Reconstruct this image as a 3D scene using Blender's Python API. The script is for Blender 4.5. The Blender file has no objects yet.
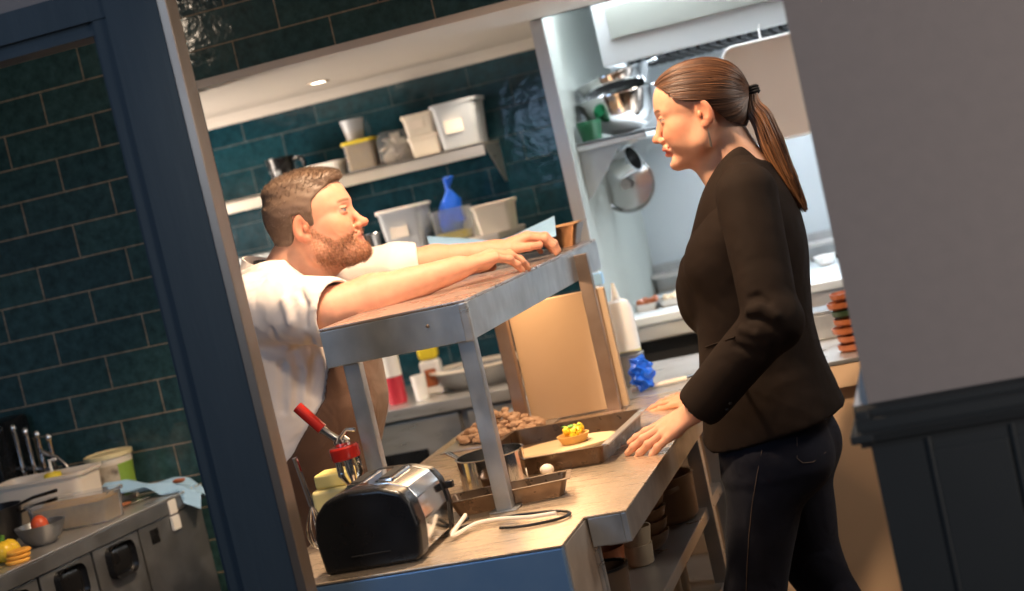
import bpy, bmesh, math, random
import numpy as np
from math import sin, cos, tan, atan, pi, radians, sqrt
from mathutils import Vector, Matrix, Quaternion

# ---------------------------------------------------------------- camera
S = bpy.context.scene
COL = S.collection
FPX = 1600.0; CAMH = 1.56
ROLL = radians(12.8); PITCH = atan(113/FPX); YAW = atan(449*cos(PITCH)/FPX)
_F0 = Vector((-sin(YAW), cos(YAW), 0)); _R0 = Vector((cos(YAW), sin(YAW), 0)); _Z = Vector((0, 0, 1))
FW = cos(PITCH)*_F0 - sin(PITCH)*_Z; _U0 = sin(PITCH)*_F0 + cos(PITCH)*_Z
RT = cos(ROLL)*_R0 - sin(ROLL)*_U0; UP = sin(ROLL)*_R0 + cos(ROLL)*_U0
CAMPOS = Vector((0, 0, CAMH))
cam_data = bpy.data.cameras.new('camera'); cam = bpy.data.objects.new('camera', cam_data); COL.objects.link(cam)
m = Matrix((RT, UP, -FW)).transposed().to_4x4(); m.translation = CAMPOS
cam.matrix_world = m
cam_data.sensor_width = 36; cam_data.lens = 36*FPX/1024
cam_data.dof.use_dof = True; cam_data.dof.focus_distance = 3.45; cam_data.dof.aperture_fstop = 2.8
S.camera = cam
def ray(px, py): return FW*FPX + RT*(px-512) + UP*(295.5-py)
def atY(px, py, y): d = ray(px, py); return CAMPOS + d*(y/d.y)
def atZ(px, py, z): d = ray(px, py); return CAMPOS + d*((z-CAMH)/d.z)
def atX(px, py, x): d = ray(px, py); return CAMPOS + d*(x/d.x)

# ---------------------------------------------------------------- world, lights, exposure
S.view_settings.view_transform = 'Standard'; S.view_settings.look = 'None'
S.view_settings.gamma = 1; S.view_settings.exposure = 0.06; S.view_settings.use_curve_mapping = False
w = bpy.data.worlds.new('world'); S.world = w; w.use_nodes = True
w.node_tree.nodes['Background'].inputs[0].default_value = (0.55, 0.66, 0.85, 1)
w.node_tree.nodes['Background'].inputs[1].default_value = 0.035
def light(name, kind, loc, to, power, color, size=0.2, size_y=None, spot=60, blend=0.6):
    d = bpy.data.lights.new(name, kind); d.energy = power; d.color = color
    if kind == 'AREA':
        d.size = size
        if size_y: d.shape = 'RECTANGLE'; d.size_y = size_y
    else: d.shadow_soft_size = size
    if kind == 'SPOT': d.spot_size = radians(spot); d.spot_blend = blend
    o = bpy.data.objects.new(name, d); COL.objects.link(o); o.location = loc
    o.rotation_euler = (Vector(to)-Vector(loc)).to_track_quat('-Z', 'Y').to_euler()
    return o
WARM = (1.0, 0.72, 0.46); COOL = (0.82, 0.91, 1.0); NEUT = (1.0, 0.88, 0.76)
light('pass_spot_light', 'SPOT', (-0.90, 3.22, 2.55), (-0.95, 3.55, 0.9), 195, (1.0, 0.73, 0.48), 0.06, spot=105)
light('added_counter_fill', 'SPOT', (-0.80, 2.25, 2.4), (-1.15, 3.5, 0.95), 48, (1.0, 0.78, 0.56), 0.07, spot=62, blend=0.8)  # added warm fill for shirt, crockery and counter fronts; no fitting here
light('pass_heat_lamp', 'AREA', (-1.12, 3.75, 1.31), (-1.12, 3.75, 0), 5, (1.0, 0.66, 0.38), 0.15, 1.0)
light('added_kitchen_side_fill', 'AREA', (-3.2, 4.80, 1.55), (-1.5, 5.1, 1.7), 30, (1.0, 0.84, 0.70), 0.4, 0.5)  # unseen warm fill, added to lift the soffit, shelves and tubs
light('hood_light', 'AREA', (-0.55, 5.3, 2.35), (-0.7, 5.5, 0.9), 55, COOL, 1.2, 0.3)
light('bay_front_light', 'AREA', (-0.3, 5.08, 2.6), (-0.7, 5.9, 1.3), 36, COOL, 0.8, 0.3)
light('under_hood_light', 'AREA', (-0.2, 5.5, 1.82), (-0.2, 5.55, 0.9), 14, COOL, 1.2, 0.3)
light('dining_window_light', 'AREA', (-2.2, 0.0, 2.3), (-1.9, 3.2, 0.6), 20, (0.46, 0.68, 1.0), 1.2, 1.2)
light('pendant_light', 'POINT', (-2.6, 2.97, 2.39), (0, 0, 0), 2.2, (1.0, 0.8, 0.6), 0.025)
light('added_fascia_fill', 'AREA', (0.85, 3.75, 2.15), (-1.0, 3.75, 0.95), 15, (1.0, 0.90, 0.80), 0.5, 0.5)  # added off-view fill that brightens the shelf fascia from the right
light('added_right_wall_fill', 'AREA', (1.35, 0.6, 1.7), (0.6, 2.4, 1.2), 34, (1.0, 0.88, 0.80), 0.6, 0.6)  # added sideways fill aimed at the grey right wall, not a fitting

# ---------------------------------------------------------------- materials
def nt(name):
    m = bpy.data.materials.new(name); m.use_nodes = True
    t = m.node_tree; return m, t, t.nodes['Principled BSDF']
def mat(name, col, rough=0.5, metal=0.0, col2=None, scale=8, amt=0.5, bump=0.0, bscale=60, stretch=(1,1,1),
        trans=0.0, alpha=1.0, sss=0.0, spec=0.5, emis=None, estr=0.0, coat=0.0, rvar=0.0, ior=1.45, detail=4):
    m, t, b = nt(name); N = t.nodes; L = t.links
    def I(k, v): b.inputs[k].default_value = v
    I('Base Color', (*col, 1)); I('Roughness', rough); I('Metallic', metal)
    I('Transmission Weight', trans); I('Alpha', alpha); I('Specular IOR Level', spec); I('Coat Weight', coat); I('IOR', ior)
    if sss: I('Subsurface Weight', sss); I('Subsurface Radius', (0.012, 0.004, 0.002)); I('Subsurface Scale', 1.0)
    if emis: I('Emission Color', (*emis, 1)); I('Emission Strength', estr)
    if col2 or bump or rvar:
        tc = N.new('ShaderNodeTexCoord'); mp = N.new('ShaderNodeMapping'); L.new(tc.outputs['Object'], mp.inputs[0])
        mp.inputs['Scale'].default_value = stretch
    if col2:
        n = N.new('ShaderNodeTexNoise'); n.inputs['Scale'].default_value = scale; n.inputs['Detail'].default_value = detail
        L.new(mp.outputs[0], n.inputs[0])
        r = N.new('ShaderNodeValToRGB'); r.color_ramp.elements[0].position = 0.5-amt/2; r.color_ramp.elements[1].position = 0.5+amt/2
        r.color_ramp.elements[0].color = (*col, 1); r.color_ramp.elements[1].color = (*col2, 1)
        L.new(n.outputs[0], r.inputs[0]); L.new(r.outputs[0], b.inputs['Base Color'])
    if rvar:
        n = N.new('ShaderNodeTexNoise'); n.inputs['Scale'].default_value = scale*1.7; n.inputs['Detail'].default_value = 5
        L.new(mp.outputs[0], n.inputs[0])
        r = N.new('ShaderNodeMapRange'); r.inputs['To Min'].default_value = max(0.03, rough-rvar); r.inputs['To Max'].default_value = rough+rvar
        r.inputs['From Min'].default_value = 0.3; r.inputs['From Max'].default_value = 0.7
        L.new(n.outputs[0], r.inputs[0]); L.new(r.outputs[0], b.inputs['Roughness'])
    if bump:
        n = N.new('ShaderNodeTexNoise'); n.inputs['Scale'].default_value = bscale; n.inputs['Detail'].default_value = 3
        L.new(mp.outputs[0], n.inputs[0])
        u = N.new('ShaderNodeBump'); u.inputs['Strength'].default_value = bump; u.inputs['Distance'].default_value = 0.01
        L.new(n.outputs[0], u.inputs['Height']); L.new(u.outputs[0], b.inputs['Normal'])
    return m
def tile_mat(name, c1, c2, grout, ph=0.0, gw=0.0035, bmp=0.3):
    m, t, b = nt(name); N = t.nodes; L = t.links
    tc = N.new('ShaderNodeTexCoord'); sp = N.new('ShaderNodeSeparateXYZ'); cb = N.new('ShaderNodeCombineXYZ')
    L.new(tc.outputs['Object'], sp.inputs[0]); L.new(sp.outputs[0], cb.inputs[0]); L.new(sp.outputs[2], cb.inputs[1])
    br = N.new('ShaderNodeTexBrick'); L.new(cb.outputs[0], br.inputs[0])
    br.inputs['Scale'].default_value = 1; br.inputs['Brick Width'].default_value = 0.3; br.inputs['Row Height'].default_value = 0.1
    br.inputs['Mortar Size'].default_value = gw/2; br.inputs['Mortar Smooth'].default_value = 0.15; br.inputs['Bias'].default_value = 0
    br.inputs['Color1'].default_value = (*c1, 1); br.inputs['Color2'].default_value = (*c2, 1); br.inputs['Mortar'].default_value = (*grout, 1)
    n = N.new('ShaderNodeTexNoise'); n.inputs['Scale'].default_value = 30; n.inputs['Detail'].default_value = 6; n.inputs['Roughness'].default_value = 0.7
    L.new(tc.outputs['Object'], n.inputs[0])
    mr = N.new('ShaderNodeMapRange'); mr.inputs['From Min'].default_value = 0.3; mr.inputs['From Max'].default_value = 0.7
    mr.inputs['To Min'].default_value = 0.55; mr.inputs['To Max'].default_value = 1.5; L.new(n.outputs[0], mr.inputs[0])
    mx = N.new('ShaderNodeMix'); mx.data_type = 'RGBA'; mx.blend_type = 'MULTIPLY'; mx.inputs[0].default_value = 1
    L.new(br.outputs['Color'], mx.inputs[6]); L.new(mr.outputs[0], mx.inputs[7])
    L.new(mx.outputs[2], b.inputs['Base Color'])
    rr = N.new('ShaderNodeMapRange'); rr.inputs['To Min'].default_value = 0.12; rr.inputs['To Max'].default_value = 0.75
    L.new(br.outputs['Fac'], rr.inputs[0]); L.new(rr.outputs[0], b.inputs['Roughness'])
    n2 = N.new('ShaderNodeTexNoise'); n2.inputs['Scale'].default_value = 14; n2.inputs['Detail'].default_value = 3; L.new(tc.outputs['Object'], n2.inputs[0])
    ma = N.new('ShaderNodeMath'); ma.operation = 'MULTIPLY_ADD'; ma.inputs[1].default_value = -0.35; L.new(br.outputs['Fac'], ma.inputs[0]); L.new(n2.outputs[0], ma.inputs[2])
    bu = N.new('ShaderNodeBump'); bu.inputs['Strength'].default_value = bmp; bu.inputs['Distance'].default_value = 0.012
    L.new(ma.outputs[0], bu.inputs['Height']); L.new(bu.outputs[0], b.inputs['Normal'])
    return m

M = {}
M['tile_dark'] = tile_mat('teal_glazed_tile', (0.030, 0.078, 0.085), (0.022, 0.056, 0.068), (0.32, 0.245, 0.17))
M['tile_back'] = tile_mat('blue_glazed_tile', (0.010, 0.045, 0.062), (0.006, 0.030, 0.045), (0.06, 0.075, 0.08), gw=0.003, bmp=0.17)
M['navy'] = mat('navy_painted_wood', (0.020, 0.032, 0.043), 0.6, col2=(0.027, 0.041, 0.054), scale=14, stretch=(1, 1, 0.15), bump=0.12, bscale=50)
M['navy_dado'] = mat('dark_slate_painted_panelling', (0.010, 0.014, 0.017), 0.5, col2=(0.013, 0.017, 0.020), scale=6)
M['wall_grey'] = mat('warm_grey_plaster', (0.19, 0.17, 0.165), 0.8, col2=(0.205, 0.182, 0.176), scale=40, bump=0.04, bscale=200)
M['white_paint'] = mat('white_paint', (0.62, 0.57, 0.52), 0.6)
M['floor'] = mat('brown_floor', (0.10, 0.07, 0.05), 0.5, col2=(0.13, 0.09, 0.06))
M['steel'] = mat('brushed_steel', (0.56, 0.54, 0.52), 0.34, 0.75, col2=(0.48, 0.46, 0.44), scale=5, rvar=0.08, stretch=(1, 1, 6), bump=0.03, bscale=120)
M['steel_worn_warmlit'] = mat('scratched_warm_lit_worktop_steel', (0.66, 0.52, 0.38), 0.30, 0.65, col2=(0.56, 0.43, 0.31), scale=16, amt=0.8, rvar=0.08, stretch=(0.5, 8, 1), bump=0.012, bscale=90)  # streaks belong to the steel; the tan has warm reflected light mixed in
M['shelf_steel'] = mat('pink_lit_worn_shelf_steel', (0.52, 0.40, 0.34), 0.30, 0.75, col2=(0.48, 0.365, 0.31), scale=6, amt=0.9, rvar=0.08)  # pink-brown reflection on the shelf top is mixed into this colour
M['steel_bluelit'] = mat('blue_lit_steel', (0.16, 0.30, 0.52), 0.35, 0.6, col2=(0.22, 0.36, 0.56), scale=9)  # plain steel; blue daylight falling on the panel is put in its colour
M['steel_dark'] = mat('dull_dark_steel', (0.30, 0.31, 0.32), 0.42, 0.8, col2=(0.20, 0.205, 0.215), scale=9, rvar=0.12, bump=0.03, bscale=150)
M['steel_mid'] = mat('satin_steel_fascia', (0.50, 0.51, 0.51), 0.40, 0.85, col2=(0.38, 0.385, 0.39), scale=12, amt=0.4, rvar=0.08, stretch=(1.5, 1.5, 1))
M['steel_pol'] = mat('polished_steel', (0.72, 0.72, 0.72), 0.12, 1.0)
M['steel_wall'] = mat('pale_steel_wall_cladding', (0.46, 0.50, 0.53), 0.42, 0.5, col2=(0.54, 0.58, 0.6), scale=2.5)
M['shelf_warmlit'] = mat('warm_lit_shelf_steel', (0.74, 0.66, 0.58), 0.3, 0.65, col2=(0.66, 0.58, 0.5), scale=4)  # warm light reflected off the shelf front is built into this colour
M['partition_grey'] = mat('greenish_grey_cladding', (0.30, 0.32, 0.29), 0.5, 0.1, col2=(0.34, 0.36, 0.33), scale=3)
M['hood_steel'] = mat('bright_hood_steel', (0.62, 0.66, 0.67), 0.4, 0.4, col2=(0.7, 0.73, 0.74), scale=2)
M['trim_metal'] = mat('tarnished_metal_edge', (0.33, 0.25, 0.19), 0.38, 0.85, col2=(0.23, 0.17, 0.13), scale=9, stretch=(1, 1, 0.4))
M['trim_bright'] = mat('bright_metal_edge', (0.62, 0.6, 0.57), 0.35, 0.7)
M['black'] = mat('black_plastic', (0.008, 0.008, 0.009), 0.3, rvar=0.1)
M['black_matte'] = mat('matte_black', (0.01, 0.01, 0.011), 0.6)
M['tan_panel'] = mat('tan_board', (0.45, 0.32, 0.205), 0.6, col2=(0.49, 0.35, 0.23), scale=5)
M['tan_laminate'] = mat('tan_laminate_panel', (0.74, 0.49, 0.30), 0.6, col2=(0.78, 0.53, 0.33), scale=3)
M['copper'] = mat('brown_reflective_post', (0.42, 0.33, 0.28), 0.3, 0.85, col2=(0.30, 0.22, 0.18), scale=12)
M['cream'] = mat('cream_plastic', (0.72, 0.64, 0.54), 0.42, sss=0.05)
M['white_plastic'] = mat('white_plastic', (0.78, 0.76, 0.73), 0.4, sss=0.05)
M['clear_plastic'] = mat('cloudy_clear_plastic', (0.78, 0.82, 0.88), 0.35, trans=0.55, alpha=0.85)
M['glass'] = mat('clear_plastic', (0.9, 0.92, 0.95), 0.08, trans=0.9, ior=1.2)
M['label'] = mat('paper_label', (0.8, 0.7, 0.6), 0.8)
M['yellow'] = mat('yellow_plastic', (0.75, 0.58, 0.03), 0.4)
M['amber'] = mat('dry_mustard_contents', (0.33, 0.2, 0.07), 0.7, col2=(0.48, 0.3, 0.1), scale=60)
M['blue_glove'] = mat('bright_blue_film', (0.01, 0.12, 0.72), 0.35, bump=0.4, bscale=40)
M['blue_cloth'] = mat('pale_blue_cloth', (0.26, 0.45, 0.66), 0.85, col2=(0.32, 0.52, 0.74), scale=30, bump=0.25, bscale=300)
M['red_glaze'] = mat('red_enamel', (0.33, 0.015, 0.01), 0.2, coat=0.5)
M['terracotta'] = mat('terracotta_glaze', (0.42, 0.13, 0.045), 0.35, col2=(0.25, 0.07, 0.03), scale=30)
M['stoneware'] = mat('brown_stoneware', (0.50, 0.30, 0.16), 0.5, col2=(0.38, 0.22, 0.12), scale=15)
M['stoneware_pale'] = mat('pale_stoneware', (0.68, 0.55, 0.38), 0.5, col2=(0.56, 0.44, 0.3), scale=15)
M['wood_board'] = mat('pale_chopping_board', (0.72, 0.53, 0.31), 0.5, col2=(0.62, 0.44, 0.25), scale=5, stretch=(1, 8, 1))
M['tray_brown'] = mat('seasoned_baking_tray', (0.10, 0.062, 0.038), 0.34, 0.7, col2=(0.19, 0.125, 0.08), scale=22, rvar=0.12)
M['green'] = mat('green_mesh_plastic', (0.01, 0.13, 0.05), 0.5)

# ---------------------------------------------------------------- building helpers
def tag(o, label=None, cat=None, group=None, kind=None):
    if label: o['label'] = label
    if cat: o['category'] = cat
    if group: o['group'] = group
    if kind: o['kind'] = kind
    return o
def thing(name, label, cat, loc=(0, 0, 0), rz=0.0, group=None):
    o = bpy.data.objects.new(name, None); COL.objects.link(o); o.empty_display_size = 0.05
    o.location = loc; o.rotation_euler = (0, 0, rz)
    return tag(o, label, cat, group)
class MB:
    """collects shapes; build() links them as ONE mesh object"""
    def __init__(s, T=None): s.bm = bmesh.new(); s.T = T or Matrix()
    def _add(s, bm2, T=None):
        me = bpy.data.meshes.new('t'); bm2.to_mesh(me); bm2.free()
        me.transform(s.T @ (T or Matrix())); s.bm.from_mesh(me); bpy.data.meshes.remove(me); return s
    def box(s, x0, x1, y0, y1, z0, z1, bev=0.0, T=None, seg=2):
        b = bmesh.new(); bmesh.ops.create_cube(b, size=1)
        for v in b.verts: v.co = Vector(((x0+x1)/2+v.co.x*(x1-x0), (y0+y1)/2+v.co.y*(y1-y0), (z0+z1)/2+v.co.z*(z1-z0)))
        if bev: bmesh.ops.bevel(b, geom=list(b.edges), offset=bev, segments=seg, profile=0.5, affect='EDGES')
        return s._add(b, T)
    def lathe(s, prof, n=28, T=None, c=(0, 0, 0), sx=1, sy=1, close=False):
        b = bmesh.new(); rings = []
        for r, z in prof:
            if r < 1e-6: rings.append([b.verts.new((c[0], c[1], c[2]+z))])
            else: rings.append([b.verts.new((c[0]+r*sx*cos(2*pi*i/n), c[1]+r*sy*sin(2*pi*i/n), c[2]+z)) for i in range(n)])
        pr = list(zip(rings, rings[1:]))
        for A, B in pr:
            for i in range(n):
                j = (i+1) % n
                a0, a1 = A[i % len(A)], A[j % len(A)]; b0, b1 = B[i % len(B)], B[j % len(B)]
                vs = []
                for v in (a0, a1, b1, b0):
                    if v not in vs: vs.append(v)
                if len(vs) > 2: b.faces.new(vs)
        bmesh.ops.recalc_face_normals(b, faces=b.faces)
        return s._add(b, T)
    def tube(s, pts, r, n=8, T=None, caps=True, flat=1.0):
        pts = [Vector(p) for p in pts]; rs = r if isinstance(r, (list, tuple)) else [r]*len(pts)
        b = bmesh.new(); rings = []; up = Vector((0, 0, 1)); prev = None
        for i, p in enumerate(pts):
            d = (pts[min(i+1, len(pts)-1)]-pts[max(i-1, 0)]).normalized()
            if prev is None:
                a = d.cross(up if abs(d.z) < 0.9 else Vector((1, 0, 0))).normalized()
            else:
                a = (prev - d*prev.dot(d)).normalized()
            prev = a; c = d.cross(a)
            rings.append([b.verts.new(p+(a*cos(2*pi*k/n)+c*sin(2*pi*k/n)*flat)*rs[i]) for k in range(n)])
        for A, B in zip(rings, rings[1:]):
            for k in range(n): b.faces.new((A[k], A[(k+1) % n], B[(k+1) % n], B[k]))
        if caps: b.faces.new(rings[0][::-1]); b.faces.new(rings[-1])
        bmesh.ops.recalc_face_normals(b, faces=b.faces)
        return s._add(b, T)
    def prism(s, poly, axis, a, b_, bev=0.0, T=None, seg=2):
        """poly: 2D outline; axis 'x','y','z' extruded from a to b_"""
        b = bmesh.new()
        def mk(u, v, w): return {'x': (w, u, v), 'y': (u, w, v), 'z': (u, v, w)}[axis]
        A = [b.verts.new(mk(u, v, a)) for u, v in poly]; B = [b.verts.new(mk(u, v, b_)) for u, v in poly]
        b.faces.new(A); b.faces.new(B[::-1]); n = len(poly)
        for i in range(n): b.faces.new((A[i], B[i], B[(i+1) % n], A[(i+1) % n]))
        bmesh.ops.recalc_face_normals(b, faces=b.faces)
        if bev: bmesh.ops.bevel(b, geom=list(b.edges), offset=bev, segments=seg, profile=0.5, affect='EDGES')
        return s._add(b, T)
    def ball(s, c, r, sub=2, T=None, scale=(1, 1, 1), jit=0.0, seed=0):
        b = bmesh.new(); bmesh.ops.create_icosphere(b, subdivisions=sub, radius=1); rnd = random.Random(seed)
        for v in b.verts:
            k = 1+rnd.uniform(-jit, jit)
            v.co = Vector((c[0]+v.co.x*r*scale[0]*k, c[1]+v.co.y*r*scale[1]*k, c[2]+v.co.z*r*scale[2]*k))
        return s._add(b, T)
    def grid(s, f, nu, nv, T=None, thick=0.0):
        """surface f(u,v) for u,v in 0..1, given a thickness along its normals"""
        b = bmesh.new(); V = [[b.verts.new(f(i/nu, j/nv)) for j in range(nv+1)] for i in range(nu+1)]
        for i in range(nu):
            for j in range(nv): b.faces.new((V[i][j], V[i+1][j], V[i+1][j+1], V[i][j+1]))
        if thick:
            bmesh.ops.recalc_face_normals(b, faces=b.faces)
            bmesh.ops.solidify(b, geom=list(b.faces), thickness=thick)
        return s._add(b, T)
    def build(s, name, m, parent=None, label=None, smooth=35, origin=None):
        me = bpy.data.meshes.new(name)
        if origin is not None: bmesh.ops.translate(s.bm, verts=s.bm.verts, vec=-Vector(origin))
        s.bm.to_mesh(me); s.bm.free()
        o = bpy.data.objects.new(name, me); COL.objects.link(o); me.materials.append(m)
        if smooth:
            me.polygons.foreach_set('use_smooth', [True]*len(me.polygons))
            me.set_sharp_from_angle(angle=radians(smooth))
            if smooth == 35:
                wn = o.modifiers.new('weighted', 'WEIGHTED_NORMAL'); wn.keep_sharp = True; wn.weight = 60
        if parent: o.parent = parent
        if origin is not None: o.location = origin
        if label: o['label'] = label
        return o
def copy_tree(o, loc, rz=0.0, label=None, group=None, parent=None, scale=None):
    c = o.copy(); COL.objects.link(c)
    if parent is None:
        c.location = loc; c.rotation_euler = (0, 0, rz)
        if scale: c.scale = scale
        if label: c['label'] = label
        if group: c['group'] = group
    else: c.parent = parent
    for ch in list(o.children): copy_tree(ch, None, parent=c)
    return c
def structure(o): o['kind'] = 'structure'; return o
def chain(pts, n=8):
    """smooth Catmull-Rom path through pts"""
    P = [Vector(p) for p in pts]; P = [2*P[0]-P[1]]+P+[2*P[-1]-P[-2]]; out = []
    for i in range(1, len(P)-2):
        for k in range(n):
            t = k/n
            out.append(0.5*((2*P[i])+(-P[i-1]+P[i+1])*t+(2*P[i-1]-5*P[i]+4*P[i+1]-P[i+2])*t*t+(-P[i-1]+3*P[i]-3*P[i+1]+P[i+2])*t**3))
    out.append(P[-2]); return out
# ================================================================ SOLID SCULPTING (signed distances -> one smooth mesh)
def _sm(a, b, k):
    if k <= 0: return np.minimum(a, b)
    h = np.maximum(k-np.abs(a-b), 0)/k
    return np.minimum(a, b)-h*h*k*0.25
class Pr:
    """one shape: f(points)->distance, box, blend k, op +1 add / -1 carve / 0 keep only inside"""
    def __init__(s, f, lo, hi, k=0.01, op=1): s.f = f; s.lo = np.array(lo, float); s.hi = np.array(hi, float); s.k = k; s.op = op
def cone(a, b, r1, r2, k=0.01, op=1):
    a = np.array(a, float); b = np.array(b, float); ba = b-a; l2 = max(ba@ba, 1e-12)
    def f(p):
        t = np.clip(((p-a)@ba)/l2, 0, 1); q = p-a-t[..., None]*ba
        return np.sqrt((q*q).sum(-1))-(r1+(r2-r1)*t)
    r = max(r1, r2); return Pr(f, np.minimum(a, b)-r, np.maximum(a, b)+r, k, op)
def ell(c, r, k=0.01, op=1, R=None):
    c = np.array(c, float); r = np.array(r, float); Rm = None if R is None else np.array(R, float)
    def f(p):
        q = p-c
        if Rm is not None: q = q@Rm
        d = q/r; k0 = np.sqrt((d*d).sum(-1)); e = q/(r*r); k1 = np.sqrt((e*e).sum(-1))+1e-9
        return k0*(k0-1)/k1
    m_ = max(r) if Rm is not None else r
    return Pr(f, c-m_, c+m_, k, op)
def loft(secs, k=0.02, op=1, n=2.3):
    """stack of oval sections (z, cx, cy, rx, ry)"""
    s_ = np.array(sorted(secs), float); z = s_[:, 0]
    zz = np.linspace(z[0], z[-1], 120)
    # smooth interpolation
    cols = []
    for j in range(1, 5):
        v = np.interp(zz, z, s_[:, j]); ker = np.ones(9)/9; vp = np.pad(v, 4, mode='edge'); cols.append(np.convolve(vp, ker, 'valid'))
    def f(p):
        Z = p[..., 2]; cx, cy, rx, ry = [np.interp(Z, zz, c) for c in cols]
        u = np.abs((p[..., 0]-cx)/rx); v = np.abs((p[..., 1]-cy)/ry)
        d = ((u**n+v**n)**(1/n)-1)*np.minimum(rx, ry)
        e = np.maximum(z[0]-Z, Z-z[-1])
        return np.where(e > 0, np.sqrt(np.maximum(d, 0)**2+e*e), np.maximum(d, e))
    lo = [(s_[:, 1]-s_[:, 3]).min(), (s_[:, 2]-s_[:, 4]).min(), z[0]]; hi = [(s_[:, 1]+s_[:, 3]).max(), (s_[:, 2]+s_[:, 4]).max(), z[-1]]
    return Pr(f, lo, hi, k, op)
def half(pt, nrm, k=0.004):
    """keep only what lies behind the plane"""
    pt = np.array(pt, float); nrm = np.array(nrm, float); nrm = nrm/np.linalg.norm(nrm)
    return Pr(lambda p: (p-pt)@nrm, (-9, -9, -9), (9, 9, 9), k, 0)
def moved(prims, M4):
    """shapes given in a local frame, placed by a rigid matrix"""
    A = np.array(M4); R = A[:3, :3]; t = A[:3, 3]; out = []
    for q in prims:
        def f(p, q=q): return q.f((p-t)@R)
        cs = np.array([[x, y, z] for x in (q.lo[0], q.hi[0]) for y in (q.lo[1], q.hi[1]) for z in (q.lo[2], q.hi[2])])@R.T+t
        out.append(Pr(f, cs.min(0), cs.max(0), q.k, q.op))
    return out
def sculpt(prims, h, lo=None, hi=None, disp=None):
    """marches the blended field and returns vertices, quads"""
    if lo is None:
        A = [q for q in prims if q.op == 1]; lo = np.min([q.lo for q in A], 0)-3*h; hi = np.max([q.hi for q in A], 0)+3*h
    lo = np.array(lo, float); hi = np.array(hi, float)
    n = np.ceil((hi-lo)/h).astype(int)+1
    ax = [lo[i]+h*np.arange(n[i]) for i in range(3)]
    F = np.full(n, 0.5, np.float32)
    for q in prims:
        pad = q.k+3*h+0.006
        i0 = np.clip(np.floor((q.lo-pad-lo)/h).astype(int), 0, n); i1 = np.clip(np.ceil((q.hi+pad-lo)/h).astype(int)+1, 0, n)
        if (i1 <= i0).any(): continue
        sl = tuple(slice(a, b) for a, b in zip(i0, i1))
        P = np.stack(np.meshgrid(*[ax[j][sl[j]] for j in range(3)], indexing='ij'), -1)
        d = q.f(P).astype(np.float32); cur = F[sl]
        if q.op == 1: F[sl] = _sm(cur, d, q.k)
        elif q.op == -1: F[sl] = -_sm(-cur, d, q.k)
        else: F[sl] = -_sm(-cur, -d, q.k)
    if disp is not None:
        mk = np.abs(F) < 0.03; idx = np.nonzero(mk)
        P = np.stack([ax[j][idx[j]] for j in range(3)], -1); F[idx] -= disp(P).astype(np.float32)
    ins = F < 0
    nc = n-1; cnt = np.zeros(nc, np.uint8)
    for a in (0, 1):
        for b in (0, 1):
            for c in (0, 1): cnt += ins[a:a+nc[0], b:b+nc[1], c:c+nc[2]]
    act = (cnt > 0) & (cnt < 8); ids = np.full(nc, -1, np.int64); ci = np.nonzero(act); N = len(ci[0]); ids[ci] = np.arange(N)
    base = np.stack(ci, -1); acc = np.zeros((N, 3)); w = np.zeros(N)
    cor = [(a, b, c) for a in (0, 1) for b in (0, 1) for c in (0, 1)]
    for p in cor:
        for d in range(3):
            if p[d] == 0:
                q = list(p); q[d] = 1
                f0 = F[ci[0]+p[0], ci[1]+p[1], ci[2]+p[2]]; f1 = F[ci[0]+q[0], ci[1]+q[1], ci[2]+q[2]]
                x = (f0 < 0) != (f1 < 0); t = np.where(x, f0/np.where(x, f0-f1, 1), 0)
                pt = np.tile(np.array(p, float), (N, 1)); pt[:, d] = t
                acc[x] += pt[x]; w[x] += 1
    V = lo+(base+acc/np.maximum(w, 1)[:, None])*h
    Q = []
    for d in range(3):
        e, g = [(1, 2), (2, 0), (0, 1)][d]
        s0 = [slice(None)]*3; s1 = [slice(None)]*3; s0[d] = slice(0, -1); s1[d] = slice(1, None)
        a = ins[tuple(s0)]; b = ins[tuple(s1)]; ch = np.nonzero(a != b); fl = a[ch]
        ok = (ch[e] > 0) & (ch[g] > 0) & (ch[e] < n[e]-1) & (ch[g] < n[g]-1)
        ch = [c[ok] for c in ch]; fl = fl[ok]
        def idx(de, dg):
            c = [x.copy() for x in ch]; c[e] = c[e]-de; c[g] = c[g]-dg; return ids[tuple(c)]
        q = np.stack([idx(1, 1), idx(0, 1), idx(0, 0), idx(1, 0)], -1)
        q[~fl] = q[~fl][:, ::-1]; Q.append(q)
    Q = np.concatenate(Q); Q = Q[(Q >= 0).all(1)]
    return V, Q
def np_mesh(name, parts, m, parent=None, colf=None, label=None, origin=(0, 0, 0)):
    """parts: list of (V,Q); colf(V)->rgb stored as the 'col' attribute"""
    Vs = []; Qs = []; k = 0
    for V, Q in parts: Vs.append(V); Qs.append(Q+k); k += len(V)
    V = np.concatenate(Vs); Q = np.concatenate(Qs)
    me = bpy.data.meshes.new(name); Vl = V-np.array(origin)
    me.vertices.add(len(V)); me.vertices.foreach_set('co', Vl.astype(np.float32).ravel())
    me.loops.add(len(Q)*4); me.loops.foreach_set('vertex_index', Q.astype(np.int32).ravel())
    me.polygons.add(len(Q)); me.polygons.foreach_set('loop_start', (np.arange(len(Q))*4).astype(np.int32))
    me.update(calc_edges=True); me.validate()
    me.polygons.foreach_set('use_smooth', [True]*len(me.polygons))
    if colf is not None:
        c = colf(V); at = me.color_attributes.new('col', 'FLOAT_COLOR', 'POINT')
        at.data.foreach_set('color', np.concatenate([c, np.ones((len(V), 1))], 1).astype(np.float32).ravel())
    o = bpy.data.objects.new(name, me); COL.objects.link(o); me.materials.append(m)
    if parent: o.parent = parent
    if label: o['label'] = label
    return o
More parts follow.
